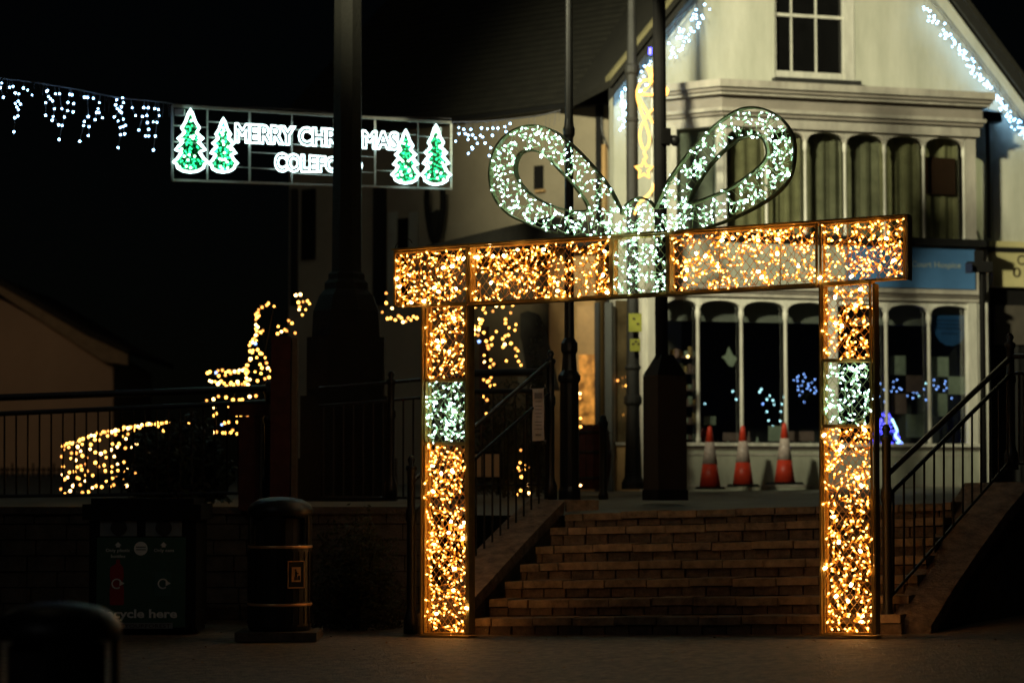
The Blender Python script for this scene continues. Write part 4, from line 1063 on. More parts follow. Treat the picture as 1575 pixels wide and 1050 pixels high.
# dark red timber post and low frame
tp = thing('timber_post', 'dark red timber post with bare pale edge behind the litter bin', 'post', P(437, 775, 23.4))
q = MB(); a = P(415, 785, 23.3); c = P(447, 517, 23.3); q.box(a.x, c.x, a.y, a.y + .2, a.z, c.z); q.build('post', M['redtimber'], tp)
q = MB(); a = P(447, 785, 23.32); c = P(457, 519, 23.32); q.box(a.x + .002, c.x, a.y, a.y + .17, a.z, c.z); q.build('pale_edge', M['palestrip'], tp)
tf = thing('low_barrier', 'low timber barrier joined to the dark red post', 'barrier', P(385, 775, 23.5))
q = MB(); a = P(352, 639, 23.5); c = P(414, 621, 23.5); q.box(a.x, c.x, a.y, a.y + .1, a.z, c.z); q.build('top_rail', M['redtimber'], tf)
q = MB(); a = P(366, 785, 23.5); c = P(399, 640, 23.5); q.box(a.x, c.x, a.y + .02, a.y + .08, a.z, c.z); q.build('panel', M['redtimber'], tf)
q = MB(); a = P(399.3, 785, 23.5); c = P(403, 640, 23.5); q.box(a.x, c.x, a.y + .02, a.y + .08, a.z, c.z); q.build('pale_edge', M['palestrip'], tf)

# ------------------------------------------------------------------ HEDGES AND BUSHES
def leafy(name, label, cat, c, rx, ry, rz, n, mats=('leaf', 'leafb'), s=.035, seed=1):
    rr = random.Random(seed); q = MB(); b = Vector(c)
    root = thing(name, label, cat, b)
    for i in range(n):
        t = rr.random() ** .4; th = rr.uniform(0, 2 * math.pi); ph = math.acos(rr.uniform(-.25, 1))
        lump = 1 + .15 * math.sin(3 * th + seed) + .13 * math.sin(5 * ph * 2 + th * 2)
        p = b + Vector((rx * t * lump * math.sin(ph) * math.cos(th), ry * t * lump * math.sin(ph) * math.sin(th), rz * .18 + rz * .85 * t * lump * max(-.18, math.cos(ph))))
        d = Vector((rr.gauss(0, 1), rr.gauss(0, 1), rr.gauss(0, 1))).normalized(); e = d.orthogonal().normalized(); L = s * rr.uniform(.6, 1.4)
        q.m = 0 if rr.random() < .7 else 1
        q.add([p - d * L, p + e * L * .45, p + d * L, p - e * L * .45], [(0, 1, 2, 3)])
    stuff(q.build('foliage', [M[m] for m in mats], root))
    q = MB()
    for i in range(7):
        th = rr.uniform(0, 6.28); e = b + Vector((rx * .6 * math.cos(th), ry * .6 * math.sin(th), rz * .75)); q.tube(b, b.lerp(e, .5) + Vector((0, 0, rz * .1)), .02, 5, .014); q.tube(b.lerp(e, .5) + Vector((0, 0, rz * .1)), e, .014, 5, .005)
    q.build('stem', M['vine'], root)
    return root
b = P(548, 970, 22.4)
leafy('hedge', 'rounded dark hedge between the litter bin and the left arch leg', 'hedge', b, .46, .5, 1.02, 9000, seed=3, s=.022)
leafy('bush', 'black silhouetted bush in front of the gold net lights', 'bush', P(280, 772, 24.2), .56, .35, .82, 3600, seed=5, s=.045)
leafy('bush', 'small dark shrub in front of the porch behind the left handrail', 'bush', P(827, 762, 27.5), .16, .16, 1.75, 4500, seed=9, s=.02)
leafy('bush', 'dark low shrub behind the railing under the warm tree lights', 'bush', P(775, 765, 28.0), .42, .25, 1.35, 4500, seed=11, s=.025)

# ------------------------------------------------------------------ STRING LIGHTS
def bulb_string(name, label, pts, Y, wires, mats=('bulb_o', 'bulb_ob', 'bulb_od', 'bulb_b'), probs=(.55, .8, .985), r=(.013, .02), jy=.15, cat='string lights', seed=1, group=None, root=None):
    rr = random.Random(seed)
    root = root or thing(name, label, cat, P(*pts[0], Y), group)
    q = MB(); wp = {}
    for (x, y) in pts:
        p = P(x, y, Y + rr.uniform(-jy, jy)); t = rr.random(); q.m = 0 if t < probs[0] else 1 if t < probs[1] else 2 if t < probs[2] else 3
        q.ball(p, rr.uniform(*r), 6, 4); wp[(x, y)] = p
    stuff(q.build('bulbs', [M[m] for m in mats], root))
    q = MB()
    for a, c in wires: q.tube(wp[a], wp[c], .003, 3, caps=False)
    if wires: stuff(q.build('wire', M['vine'], root))
    return root
def net(corners, nu, nv, jit, keep, rr):
    (ax, ay), (bx, by), (cx, cy), (dx, dy) = corners; out = []; wires = []
    grid = {}
    for i in range(nu):
        for j in range(nv):
            if rr.random() > keep and j: continue
            s, t = i / (nu - 1), j / max(1, nv - 1)
            x = (ax * (1 - s) + bx * s) * (1 - t) + (dx * (1 - s) + cx * s) * t; y = (ay * (1 - s) + by * s) * (1 - t) + (dy * (1 - s) + cy * s) * t
            p = (x + rr.uniform(-jit, jit), y + rr.uniform(-jit, jit)); grid[(i, j)] = p; out.append(p)
    for (i, j), p in grid.items():
        for d in ((1, 0), (0, 1), (2, 0), (0, 2)):
            if (i + d[0], j + d[1]) in grid: wires.append((p, grid[(i + d[0], j + d[1])])); break
    return out, wires
rr = random.Random(21)
def line_pts(pl, stepx, jit):
    out = []
    for (a, c) in zip(pl, pl[1:]):
        L = math.dist(a, c); n = max(1, int(L / stepx))
        for i in range(n): out.append((a[0] + (c[0] - a[0]) * i / n + rr.uniform(-jit, jit), a[1] + (c[1] - a[1]) * i / n + rr.uniform(-jit, jit)))
    return out
gl = 'warm string lights beyond the left railing'
p1, w1 = net([(97, 690), (215, 660), (205, 742), (97, 758)], 13, 8, 3.5, .8, rr)
top = line_pts([(95, 686), (150, 667), (200, 657), (264, 648)], 4.2, 1.6)
w1 += list(zip(top, top[1:]))
extra = [(243, 655), (252, 662), (262, 690), (275, 705), (283, 700), (240, 720), (277, 655), (290, 652), (300, 662)]
bulb_string('net_lights', 'net of warm fairy lights draped low behind the left railing', p1 + top + extra, 26.0, w1, seed=2, group=gl)
p2, w2 = net([(322, 575), (414, 572), (366, 664), (318, 664)], 9, 8, 3.5, .7, rr)
t2 = line_pts([(320, 572), (345, 571), (380, 570), (382, 590), (350, 592), (320, 586)], 5, 2.5)
bulb_string('net_lights', 'block of warm fairy lights stepping up beside the dark red post', p2 + t2, 26.2, w2 + list(zip(t2, t2[1:])), seed=3, group=gl)
t3 = line_pts([(376, 572), (384, 548), (388, 520), (394, 498), (401, 476), (412, 467), (424, 469)], 3.6, 4) + line_pts([(398, 568), (399, 540), (397, 520), (402, 500)], 5, 5) + [(410, 558), (414, 580), (412, 566), (408, 550)]
bulb_string('arch_lights', 'curving strand of warm fairy lights rising above the dark red post', t3, 26.4, list(zip(t3, t3[1:])), seed=4, group=gl)
t4 = [(455, 454), (462, 453), (459, 465), (466, 464), (473, 463), (476, 467), (461, 472), (460, 476), (470, 476), (465, 484), (444, 493), (449, 497), (438, 507), (441, 509), (428, 502), (427, 513), (433, 510), (454, 512)]
bulb_string('light_cluster', 'loose cluster of warm lights above the dark red post beside the memorial', t4, 26.4, list(zip(t4, t4[1:])), seed=5, group=gl)
t5 = [(594, 451), (594, 466), (603, 474), (596, 490), (601, 489), (608, 492), (617, 489), (624, 494), (628, 489), (632, 492), (641, 489), (636, 487), (613, 486), (620, 495), (588, 480)]
bulb_string('light_cluster', 'short row of warm lights left of the arch beneath its corner', t5, 27.5, list(zip(t5, t5[1:])), seed=6, group=gl)
tz = [(x / 5.25 + 640, y / 5.25 + 440) for x, y in [(476, 168), (548, 168), (540, 190), (560, 215), (620, 203), (648, 157), (700, 166), (764, 216), (780, 155), (722, 268), (722, 300), (750, 335), (806, 310), (797, 355), (510, 268), (533, 275), (520, 300), (433, 345), (472, 325), (472, 350), (507, 333), (507, 352), (500, 395), (470, 388), (508, 446), (547, 375), (648, 367), (565, 444), (616, 415), (606, 426), (578, 480), (610, 474), (583, 503), (720, 403), (745, 395), (700, 426), (716, 470), (702, 490), (766, 462), (803, 503), (822, 522), (808, 565), (828, 606), (847, 638), (550, 558), (552, 612), (603, 596), (626, 630), (596, 652), (728, 602), (606, 735), (545, 756), (576, 770), (590, 762), (633, 794), (602, 806), (538, 890), (572, 918), (572, 1035)]]
bulb_string('tree_lights', 'warm lights strung over a bare small tree seen under the arch', tz, 29.5, [(a, min([q_ for q_ in tz if q_[1] > a[1] + 1] or [tz[0]], key=lambda q_: math.dist(q_, a))) for a in tz], seed=7, cat='string lights')
t6 = [(801, 692), (800, 711), (809, 714), (806, 722), (799, 723), (797, 719), (814, 718), (802, 733), (811, 745), (801, 754), (813, 758), (795, 760), (826, 757), (864, 651), (865, 693), (865, 683), (892, 605), (892, 612), (893, 643), (893, 656), (893, 746), (748, 636), (748, 641)]
bulb_string('string_lights', 'few warm lights low behind the left handrail and lamp post', t6, 27.6, [(a, c) for a, c in zip(t6, t6[1:]) if math.dist(a, c) < 30], seed=8, r=(.012, .018))
# shop window fairy lights
tb = [(x / 5.625 + 1020, y / 5.625 + 530) for x, y in [(1130, 307), (1163, 312), (1160, 285), (1170, 270), (1218, 255), (1230, 282), (1312, 300), (1256, 338), (1258, 358), (1284, 328), (1167, 360), (1168, 390), (1205, 405), (1310, 370), (1325, 397), (1310, 418), (1180, 436), (1220, 495), (1275, 392), (1050, 365), (1198, 352), (1210, 315), (1245, 378)]]
tb += [(x / 5.833 + 1330, y / 5.833 + 540) for x, y in [(140, 292), (173, 344), (128, 405), (90, 400), (180, 453), (290, 255), (257, 275), (258, 325), (240, 358), (286, 360), (330, 343), (312, 330), (246, 423), (278, 430), (285, 462), (320, 408), (427, 265), (480, 290), (492, 260), (390, 318), (428, 338), (438, 370), (468, 375), (432, 420), (383, 400), (548, 288), (532, 340), (550, 436), (486, 400), (622, 258), (620, 305), (660, 317), (643, 340), (725, 268), (718, 295), (735, 330), (712, 352), (820, 273), (885, 290), (793, 362), (840, 340), (780, 422), (710, 455), (945, 535)]]
bulb_string('fairy_lights', 'string of small blue-white fairy lights across the shop window', tb, 33.2, [(a, c) for a, c in zip(tb, tb[1:]) if math.dist(a, c) < 25], mats=('bulb_b', 'bulb_t', 'bulb_bd', 'bulb_b') if 0 else ('bulb_b', 'bulb_t', 'bulb_b', 'bulb_b'), probs=(.75, .85, .95), r=(.009, .012), jy=.02, seed=9)
tt = [(x / 5.625 + 1020, y / 5.625 + 530) for x, y in [(602, 403), (670, 452), (632, 472), (835, 408), (850, 385), (922, 440), (898, 473), (950, 480), (862, 512), (960, 518), (1046, 452), (1028, 513), (898, 578), (1018, 577), (912, 655), (1013, 660), (948, 705), (362, 510)]]
bulb_string('window_tree_lights', 'teal-white lights on a small dark tree in the shop window', tt, 33.3, [], mats=('bulb_t', 'bulb_t', 'bulb_b', 'bulb_b'), r=(.010, .016), jy=.02, seed=10)
t8 = [(1058, 548), (1054, 633), (966, 637), (963, 593), (950, 585), (965, 580)]
bulb_string('window_bulbs', 'few single warm bulbs in the left part of the shop window', t8, 31.6, [], seed=11, r=(.012, .018), jy=.02)
# blue light tree
bt = thing('light_tree', 'small glowing blue tree standing in the window by the right arch leg', 'light tree', P(1363, 683, 32.9))
q = MB(); c = P(1363, 683, 32.9); kk = 32.9 / F
rr = random.Random(5)
for i in range(110):
    h = rr.random(); a_ = rr.uniform(0, 6.28); r_ = (1 - h) * 24 * kk; q.ball(c + Vector((r_ * math.cos(a_), r_ * math.sin(a_), h * 57 * kk)), .014, 6, 4)
stuff(q.build('bulbs', M['bulb_b2'], bt))
q = MB(); q.path([P(x, y, 32.85) for x, y in ((1372, 644), (1377, 655), (1380, 662), (1376, 670), (1388, 682), (1378, 680))], .014, 5); q.path([P(x, y, 32.85) for x, y in ((1351, 647), (1346, 652), (1350, 660))], .014, 5); q.build('white_edge', M['bulb_t'], bt)
q = MB(); q.lathe(c, [(.16, 0), (.02, 57 * kk)], 10); q.build('cone_core', mat('blue_tinsel', (.01, .01, .12), .6), bt)

# icicle lights
def icicles(name, label, bulbs, cable, Yf, drops_extra=0, r=.0108, seed=1, group=None, bm='bulb_w', ysc=None):
    """bulbs px; cable: px polyline; Yf(x) depth"""
    rr = random.Random(seed)
    root = thing(name, label, 'icicle lights', P(cable[0][0], cable[0][1], Yf(cable[0][0])), group)
    def cab(x):
        for a, c in zip(cable, cable[1:]):
            if min(a[0], c[0]) <= x <= max(a[0], c[0]): t = (x - a[0]) / (c[0] - a[0] + 1e-9); return (x, a[1] + (c[1] - a[1]) * t)
        return min((cable[0], cable[-1]), key=lambda e: abs(e[0] - x))
    pp = {b_: P(b_[0], b_[1], Yf(b_[0]) + rr.uniform(-.03, .03)) for b_ in bulbs}
    q = MB(); w_ = MB()
    for b_ in bulbs:
        q.ball(pp[b_], r * rr.uniform(.8, 1.2), 6, 4)
        up = [c for c in bulbs if c[1] < b_[1] - 1.5 and abs(c[0] - b_[0]) < 9]
        cb_ = cab(b_[0] + rr.uniform(-2, 2))
        if up: c = min(up, key=lambda e: math.dist(e, b_)); w_.tube(pp[b_], pp[c], .0028, 3, caps=False)
        else: w_.tube(pp[b_], P(cb_[0], cb_[1], Yf(cb_[0])), .0028, 3, caps=False)
    for i in range(drops_extra):
        x = rr.uniform(min(c[0] for c in cable), max(c[0] for c in cable)); c = cab(x); w_.tube(P(*c, Yf(x)), P(x + rr.uniform(-3, 3), c[1] + rr.uniform(8, 28), Yf(x)), .0025, 3, caps=False)
    stuff(q.build('bulbs', M[bm], root)); stuff(w_.build('drop_wires', M['wlead2'], root))
    q = MB(); q.path([P(x, y, Yf(x)) for x, y in smooth(cable)], .008, 5); q.build('cable', M['wlead2'], root)
    return root
M['wlead2'] = mat('clear_drop_wire', (.10, .10, .11), .4)
b1 = [(10, 180), (2, 207), (20, 262), (55, 205), (75, 200), (88, 237), (108, 243), (105, 285), (88, 298), (118, 302), (97, 318), (106, 333), (103, 370), (86, 380), (80, 461), (135, 209), (160, 221), (185, 249), (275, 222), (270, 228), (320, 242), (343, 242), (280, 258), (292, 272), (304, 284), (264, 294), (314, 329), (263, 366), (307, 374), (301, 395), (357, 328), (372, 376), (338, 421), (358, 425), (341, 505), (403, 246), (415, 248), (392, 292), (425, 299), (390, 339), (422, 347), (488, 262), (505, 264), (539, 268), (573, 293), (566, 328), (558, 350), (572, 350), (509, 373), (487, 402), (482, 425), (549, 391), (591, 380), (514, 432), (509, 483), (460, 516), (707, 265), (673, 277), (667, 306), (712, 293), (700, 317), (677, 328), (690, 340), (700, 350), (659, 375), (681, 399), (711, 388), (723, 424), (693, 436), (708, 432), (696, 478), (719, 473), (681, 552), (762, 322), (829, 322), (855, 323), (893, 328), (914, 333), (917, 368), (782, 368), (822, 373), (847, 367), (850, 408), (884, 404), (905, 407), (857, 447), (801, 451), (839, 485), (858, 486), (896, 486), (885, 566)]
b1 = [(x / 3.75, 80 + y / 3.75) for x, y in b1]
YS = lambda x: 26.0 + (x - 265) / 430 * 1.6
gi = 'icicle lights strung over the street and gable'
icicles('icicle_lights', 'icicle lights on the cable left of the MERRY CHRISTMAS sign', b1, [(-20, 117), (0, 120), (60, 128), (120, 138), (180, 150), (240, 156), (266, 160)], YS, 22, seed=1, group=gi)
b2 = [(1128, 515), (1145, 437), (1148, 472), (1175, 447), (1184, 472), (1200, 480), (1200, 505), (1216, 447), (1225, 480), (1222, 550), (1226, 560), (1201, 586), (1242, 497), (1253, 528), (1277, 440), (1270, 482), (1283, 490), (1312, 444), (1343, 440), (1340, 482), (1372, 440), (1298, 526), (1330, 553), (1322, 599), (1412, 432), (1419, 460), (1442, 414), (1383, 587)]
b2 = [(400 + x / 3.75, 80 + y / 3.75) for x, y in b2]
icicles('icicle_lights', 'icicle lights between the sign and the left bow loop', b2, [(694, 188), (740, 187), (790, 183), (830, 178), (862, 170)], YS, 26, seed=2, group=gi)
rr = random.Random(8)
def gable_ic(a, c, n, spread):
    out = []
    for i in range(n):
        t = rr.random(); out.append((a[0] + (c[0] - a[0]) * t + rr.uniform(-2, 2) + spread[0] * rr.random(), a[1] + (c[1] - a[1]) * t + spread[1] * rr.random() ** 1.2 + rr.uniform(0, 6)))
    return out
YG = lambda x: 33.0 + (x - 1300) * .0031 - .75 + .1
YG = lambda x: Bp.P(x, 100, WO + .16).y
icicles('icicle_lights', 'icicle lights under the right slope of the shop gable', gable_ic((1424, -4), (1590, 206), 125, (-12, 14)), [(1424, -8), (1500, 88), (1580, 196)], YG, 30, seed=3, group=gi, r=.0105)
icicles('icicle_lights', 'icicle lights under the left slope of the shop gable', gable_ic((1026, 60), (1084, -8), 40, (8, 34)) + gable_ic((962, 128), (1018, 66), 30, (4, 40)) + gable_ic((952, 140), (962, 128), 34, (6, 60)), [(950, 136), (1018, 60), (1080, -14)], YG, 30, seed=4, group=gi, r=.0105)

# ------------------------------------------------------------------ THE LIGHT SIGN
TLs, TRs, BRs, BLs = (265, 163), (694, 189), (695, 291), (265, 277)
def Sg(x, y, off=0):
    return P(x, y, YS(x) - off)
sg = thing('light_sign', 'overhead light sign reading MERRY CHRISTMAS COLEFORD with four green trees', 'light sign', Sg(480, 285))
def topy(x): return 163 + (189 - 163) * (x - 265) / 430
def boty(x): return 277 + (291 - 277) * (x - 265) / 430
def sbar(x0, y0, x1, y1, r, nm='bar'):
    q = MB(); q.tube(Sg(x0, y0, -.03), Sg(x1, y1, -.03), r, 4); q.build(nm, M['steel'], sg)
sbar(265, topy(265), 694, topy(694), .022, 'frame'); sbar(265, boty(265), 695, boty(695), .018, 'frame'); sbar(265, topy(265), 265, boty(265), .018, 'frame'); sbar(694, topy(694), 694, boty(694), .018, 'frame')
for x, r_ in ((319, .012), (384, .017), (449, .011), (514, .016), (577, .016), (643, .011)): sbar(x, topy(x), x, boty(x), r_)
for x0, x1, ys in ((265, 319, (30, 55)), (319, 384, (21, 45, 88)), (384, 449, (26, 64, 88)), (449, 514, (25, 48, 72, 92)), (514, 577, (28, 60, 84)), (577, 643, (22, 45, 80)), (643, 694, (24, 49))):
    for y in ys: sbar(x0, topy(x0) + y, x1, topy(x1) + y, .007)
q = MB(); a = Sg(268, 170); q.box(a.x, a.x + .11, a.y + .02, a.y + .08, a.z - .05, a.z + .02); q.build('junction_box', M['steel'], sg)
q = MB(); a = Sg(674, 198); q.box(a.x, a.x + .04, a.y + .02, a.y + .08, a.z - .06, a.z + .02); q.build('junction_box', M['steel'], sg)
q = MB(); q.path([Sg(x, topy(x) - 4 + 2 * math.sin(x / 40), -.03) for x in range(262, 700, 12)], .007, 5); q.build('hanging_cable', M['wlead2'], sg)
half = [(0, 1), (.13, .93), (.3, .80), (.55, .70), (.42, .655), (.36, .63), (.60, .57), (.78, .54), (.55, .49), (.46, .48), (.7, .42), (.93, .355), (.62, .33), (.55, .32), (.8, .22), (1.06, .16), (.85, .13), (.80, .07), (.45, .02), (0, 0)]
for (cx, hw, yt, yb, l) in ((293, 25, 168, 265, None), (343.5, 21, 182, 265, None), (624, 20.5, 200, 282, None), (670.5, 21.5, 192, 284, None)):
    tr = bpy.data.objects.new('tree_motif', None); col.objects.link(tr); tr.parent = sg; tr.location = Sg(cx, yb) - sg.location
    outl = [(cx + hw * x, yb - (yb - yt) * y) for x, y in half] + [(cx - hw * x, yb - (yb - yt) * y) for x, y in half[-2:0:-1]]
    q = MB(); q.path([Sg(x, y, .03) for x, y in outl], .0145, 6, True); q.build('outline_tube', M['tube_w'], tr)
    g1 = MB(); g2 = MB(); tn = MB()
    for (x, y) in scatter(outl, 90, mind=2):
        g1.ball(Sg(x, y, rnd.uniform(0, .03)), .009, 5, 4)
    for (x, y) in scatter(outl, 20, mind=4): g2.ball(Sg(x, y, .04), .013, 6, 4)
    for (x, y) in scatter(outl, 330, mind=0):
        p = Sg(x, y, rnd.uniform(-.03, .02)); d = Vector((rnd.gauss(0, 1), rnd.gauss(0, .4), rnd.gauss(0, 1))).normalized(); e = d.cross(Vector((0, 1, 0))).normalized(); L = .03
        tn.add([p - d * L, p + e * .005, p + d * L, p - e * .005], [(0, 1, 2, 3)])
    stuff(g1.build('green_lights', M['green_b'], tr)); stuff(g2.build('white_lights', M['greenish'], tr)); stuff(tn.build('tinsel', M['tinsel'], tr))
def sign_text(s, x0, x1, yb0, yb1, h0, h1, nm):
    def f(x, y, z):
        xx = x0 + (x1 - x0) * x; return Sg(xx, yb0 + (yb1 - yb0) * x - (h0 + (h1 - h0) * x) * y, .04 + z * .2)
    text_on(s, f, .04, outline=.034).build(nm, M['tube_w'], sg)
sign_text('MERRY CHRISTMAS', 361, 614, 217, 229, 27, 25, 'letter_tubes')
sign_text('COLEFORD', 422, 558, 262, 264, 27, 19, 'letter_tubes')

# ------------------------------------------------------------------ BINS
def litter_bin(b, label):
    root = thing('litter_bin', label, 'litter bin', b, 'round litter bins in the square')
    q = MB(); q.lathe(b, [(.27, .06), (.285, .10), (.285, .82)], 28); q.build('body', M['black'], root, False)
    q = MB(); q.lathe(b, [(.22, .8), (.22, 1.05), (.2, 1.06)], 20); q.build('liner', M['dark'], root)
    for a0 in (-25, 65, 155, 245):
        q = MB(); q.lathe(b, [(.285, .821), (.285, 1.08)], 5, a0, a0 + 34); o = q.build('side_pillar', M['black'], root); o.modifiers.new('s', 'SOLIDIFY').thickness = .015
    q = MB(); q.lathe(b, [(.295, 1.08), (.295, 1.13), (.27, 1.18), (.2, 1.22), (.1, 1.24), (.01, 1.245)], 28); q.build('lid', M['black'], root, True)
    for z in (.80, .29):
        q = MB(); q.lathe(b, [(.287, z - .012), (.291, z - .008), (.291, z + .008), (.287, z + .012)], 28, cap=False); q.build('brass_band', M['brass'], root, True)
    for i in range(28):
        a_ = R(i * 360 / 28 + 3); q = MB(); c = b + Vector((.287 * math.cos(a_), .287 * math.sin(a_), 0)); q.tube(c + Vector((0, 0, .12)), c + Vector((0, 0, .27)), .006, 4, caps=False); q.tube(c + Vector((0, 0, .32)), c + Vector((0, 0, .76)), .006, 4, caps=False); q.build('rib', M['black'], root)
    # emblem plate with figure
    an = R(-56); rv = Vector((math.cos(an), math.sin(an), 0)); tv = Vector((-rv.y, rv.x, 0)); c = b + rv * .294 + Vector((0, 0, .56))
    def pl(u, z, o): return c + tv * u + Vector((0, 0, z)) + rv * o
    def bxp(mb, u0, u1, z0, z1, o0, o1): mb.hexa([pl(u0, z0, o0), pl(u1, z0, o0), pl(u1, z0, o1), pl(u0, z0, o1)], [pl(u0, z1, o0), pl(u1, z1, o0), pl(u1, z1, o1), pl(u0, z1, o1)])
    q = MB(); bxp(q, -.085, .085, -.12, .12, -.006, .004); q.build('emblem_plate', M['black'], root)
    q = MB()
    for u0, u1, z0, z1 in ((-.085, .085, .112, .12), (-.085, .085, -.12, -.112), (.077, .085, -.112, .112), (-.085, -.077, -.112, .112)): bxp(q, u0, u1, z0, z1, .005, .009)
    q.build('emblem_border', M['brass'], root)
    q = MB(); bxp(q, -.045, .045, -.065, .065, .005, .010); q.build('emblem', M['brass'], root)
    q = MB(); bxp(q, -.012, .006, -.02, .03, .011, .014); bxp(q, -.014, -.002, .034, .048, .011, .014); bxp(q, -.018, -.008, -.05, -.02, .011, .014); bxp(q, .000, .01, -.05, -.02, .011, .014); bxp(q, .018, .036, -.05, -.01, .011, .014); bxp(q, .004, .022, .004, .014, .011, .014)
    q.build('litter_figure', M['black'], root)
    q = MB(); h = .36; q.hexa([b + Vector(v) for v in ((-h, -h, -.02), (h, -h, -.02), (h, h, -.02), (-h, h, -.02))], [b + Vector(v) for v in ((-h, -h, .055), (h, -h, .055), (h, h, .055), (-h, h, .055))]); q.build('base_slab', M['wallstone'], root)
    return root
bb = P(430, 978, 20.7); lb = litter_bin(bb, 'round black litter bin with two brass bands left of the hedge')
l2 = copy_tree(lb); zt_ = P(85, 925, 10.6).z; l2.location = Vector((P(88, 925, 10.6).x, 10.6, zt_ - 1.245)); l2['label'] = 'out-of-focus black litter bin in the near bottom left corner'; l2.rotation_euler.z = R(25)

rb0 = P(215, 970, 21.3); kk = 21.3 / F
rb = thing('recycling_bin', 'dark twin recycling bin with green front panel reading Recycle here', 'recycling bin', rb0)
def rbx(x0, y0, x1, y1, o0, o1, nm, m):
    a = P(x0, y1, 21.3); c = P(x1, y0, 21.3); q = MB(); q.box(a.x, c.x, 21.3 - o1, 21.3 - o0, a.z, c.z); return q.build(nm, M[m] if isinstance(m, str) else m, rb)
rbx(136, 800, 302, 966, -.75, 0, 'body', 'black_rough')
rbx(128, 775, 310, 799, -.8, .05, 'lid', 'black_rough'); rbx(140, 766, 298, 774.5, -.7, .0, 'lid_top', 'black_rough')
rbx(136, 966.3, 302, 972, -.6, -.05, 'foot', 'black_rough')
rbx(148, 826, 286, 964, .002, .012, 'front_panel', 'bingreen')
for x0, x1, xc in ((154, 211, 183), (224, 280, 252)):
    rbx(x0, 800, x1, 824, .002, .01, 'aperture_plate', 'bingrey')
    q = MB(); c = P(xc, 811, 21.3); c.y = 21.3 - .012; vs = []
    n = 20
    q.add([c] + [c + Vector((12.5 * kk * math.cos(6.2832 * i / n), 0, 12.5 * kk * math.sin(6.2832 * i / n))) for i in range(n)] + [c + Vector((12.5 * kk * math.cos(6.2832 * i / n), -.006, 12.5 * kk * math.sin(6.2832 * i / n))) for i in range(n)],
          [(n + 1 + i, n + 1 + (i + 1) % n, 1 + (i + 1) % n, 1 + i) for i in range(n)] + [tuple(range(n + 1, 2 * n + 1))])
    q.build('aperture', M['dark'], rb)
def rtext(s, x0, x1, ybase, h, nm, m='bintext', o=.014, bold=.01):
    a = P(x0, ybase, 21.3); w_ = (x1 - x0) * kk; hh_ = h * kk
    text_on(s, lambda x, y, z: Vector((a.x + w_ * x, 21.3 - o - z * .05, a.z + hh_ * y)), bold).build(nm, M[m], rb)
rtext('Only plastic', 163, 200, 848, 5, 'lettering'); rtext('bottles', 171, 193, 857, 5, 'lettering'); rtext('Only cans', 237, 268, 848, 5, 'lettering')
rtext('Recycle here', 150, 272, 949, 13, 'lettering', bold=.03)
rbx(160, 957, 266, 966, .0125, .014, 'caption_strip', 'bingrey')
rtext('LOVEYOURFOREST', 165, 262, 964.3, 5.5, 'lettering', 'dark_txt', .0152)
def disc(xc, yc, r_, nm, m, o, seg=20):
    q = MB(); c = P(xc, yc, 21.3); c.y = 21.3 - o
    q.add([c + Vector((r_ * kk * math.cos(6.2832 * i / seg), 0, r_ * kk * math.sin(6.2832 * i / seg))) for i in range(seg)] + [c + Vector((r_ * kk * math.cos(6.2832 * i / seg), -.002, r_ * kk * math.sin(6.2832 * i / seg))) for i in range(seg)],
          [tuple(range(seg, 2 * seg))] + [(i, (i + 1) % seg, seg + (i + 1) % seg, seg + i) for i in range(seg)]); return q.build(nm, M[m], rb)
disc(217, 843, 10.5, 'round_badge', 'bintext', .0125)
for y, w_ in ((840, 15), (844, 15)): 
    rbx(217 - w_ / 2, y, 217 + w_ / 2, y + 1.4, .0148, .016, 'badge_print', 'bingreen')
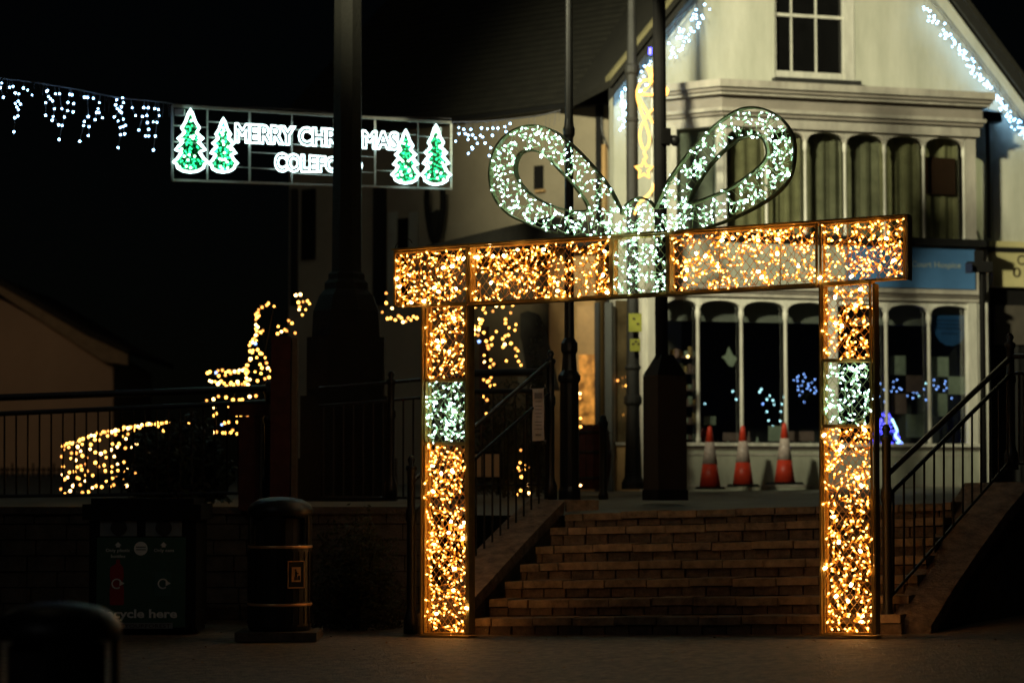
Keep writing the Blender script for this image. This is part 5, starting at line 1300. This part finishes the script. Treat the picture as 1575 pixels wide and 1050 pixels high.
for xc in (182, 252):   # arrows
    q = MB(); pts = [(xc, 833), (xc + 5.5, 838), (xc + 3, 838), (xc + 3, 841), (xc - 3, 841), (xc - 3, 838), (xc - 5.5, 838)]
    q.add([Vector((P(x, y, 21.3).x, 21.3 - .014, P(x, y, 21.3).z)) for x, y in pts[::-1]], [tuple(range(7))]); q.build('arrow', M['bintext'], rb)
bo = [(179, 860), (185, 860), (185, 866), (190, 872), (191, 885), (189, 895), (191, 905), (191, 928), (189, 930), (171, 930), (169, 928), (169, 905), (171, 895), (169, 885), (170, 872), (179, 866)]
q = MB(); q.add([Vector((P(x, y, 21.3).x, 21.3 - .0138, P(x, y, 21.3).z)) for x, y in bo], [tuple(range(len(bo)))]); q.build('bottle_print', M['binred'], rb)
rbx(238, 878, 264, 916, .0122, .0132, 'can_print', mat('dull_can_print', (.04, .11, .08), .6))
for xc in (180, 251):
    q = MB(); c = P(xc, 897, 21.3); c.y = 21.3 - .016
    q.path([c + Vector((7 * kk * math.cos(R(a_)), 0, 7 * kk * math.sin(R(a_)))) for a_ in range(25, 320, 15)], .008, 4); 
    e = c + Vector((7.5 * kk, 0, .004)); q.add([e + Vector((-.02, 0, .025)), e + Vector((.028, 0, 0)), e + Vector((-.02, 0, -.025))], [(0, 1, 2)]); q.build('recycle_mark', M['bintext'], rb)


# fallen leaves and crumbs on the tarmac and steps
q = MB(); rl = random.Random(31)
for i in range(170):
    x = rl.uniform(-3.2, 4.2); y = rl.uniform(16.6, 20.6) if i > 60 else 20.9 - .5 * x + rl.uniform(-.9, .0)
    if y > 21.1 - .5 * (x + .4): continue
    p = Vector((x, y, sq_z(x, y) + .004)); a_ = rl.uniform(0, 6.28); L = rl.uniform(.006, .024)
    d = Vector((math.cos(a_), math.sin(a_), rl.uniform(0, .5))) * L; e = Vector((-math.sin(a_), math.cos(a_), rl.uniform(0, .4))) * L * .5
    q.add([p - d, p + e, p + d, p - e], [(0, 1, 2, 3)])
stuff(q.build('fallen_leaves', mat('dry_leaf', (.24, .13, .05), .8)))
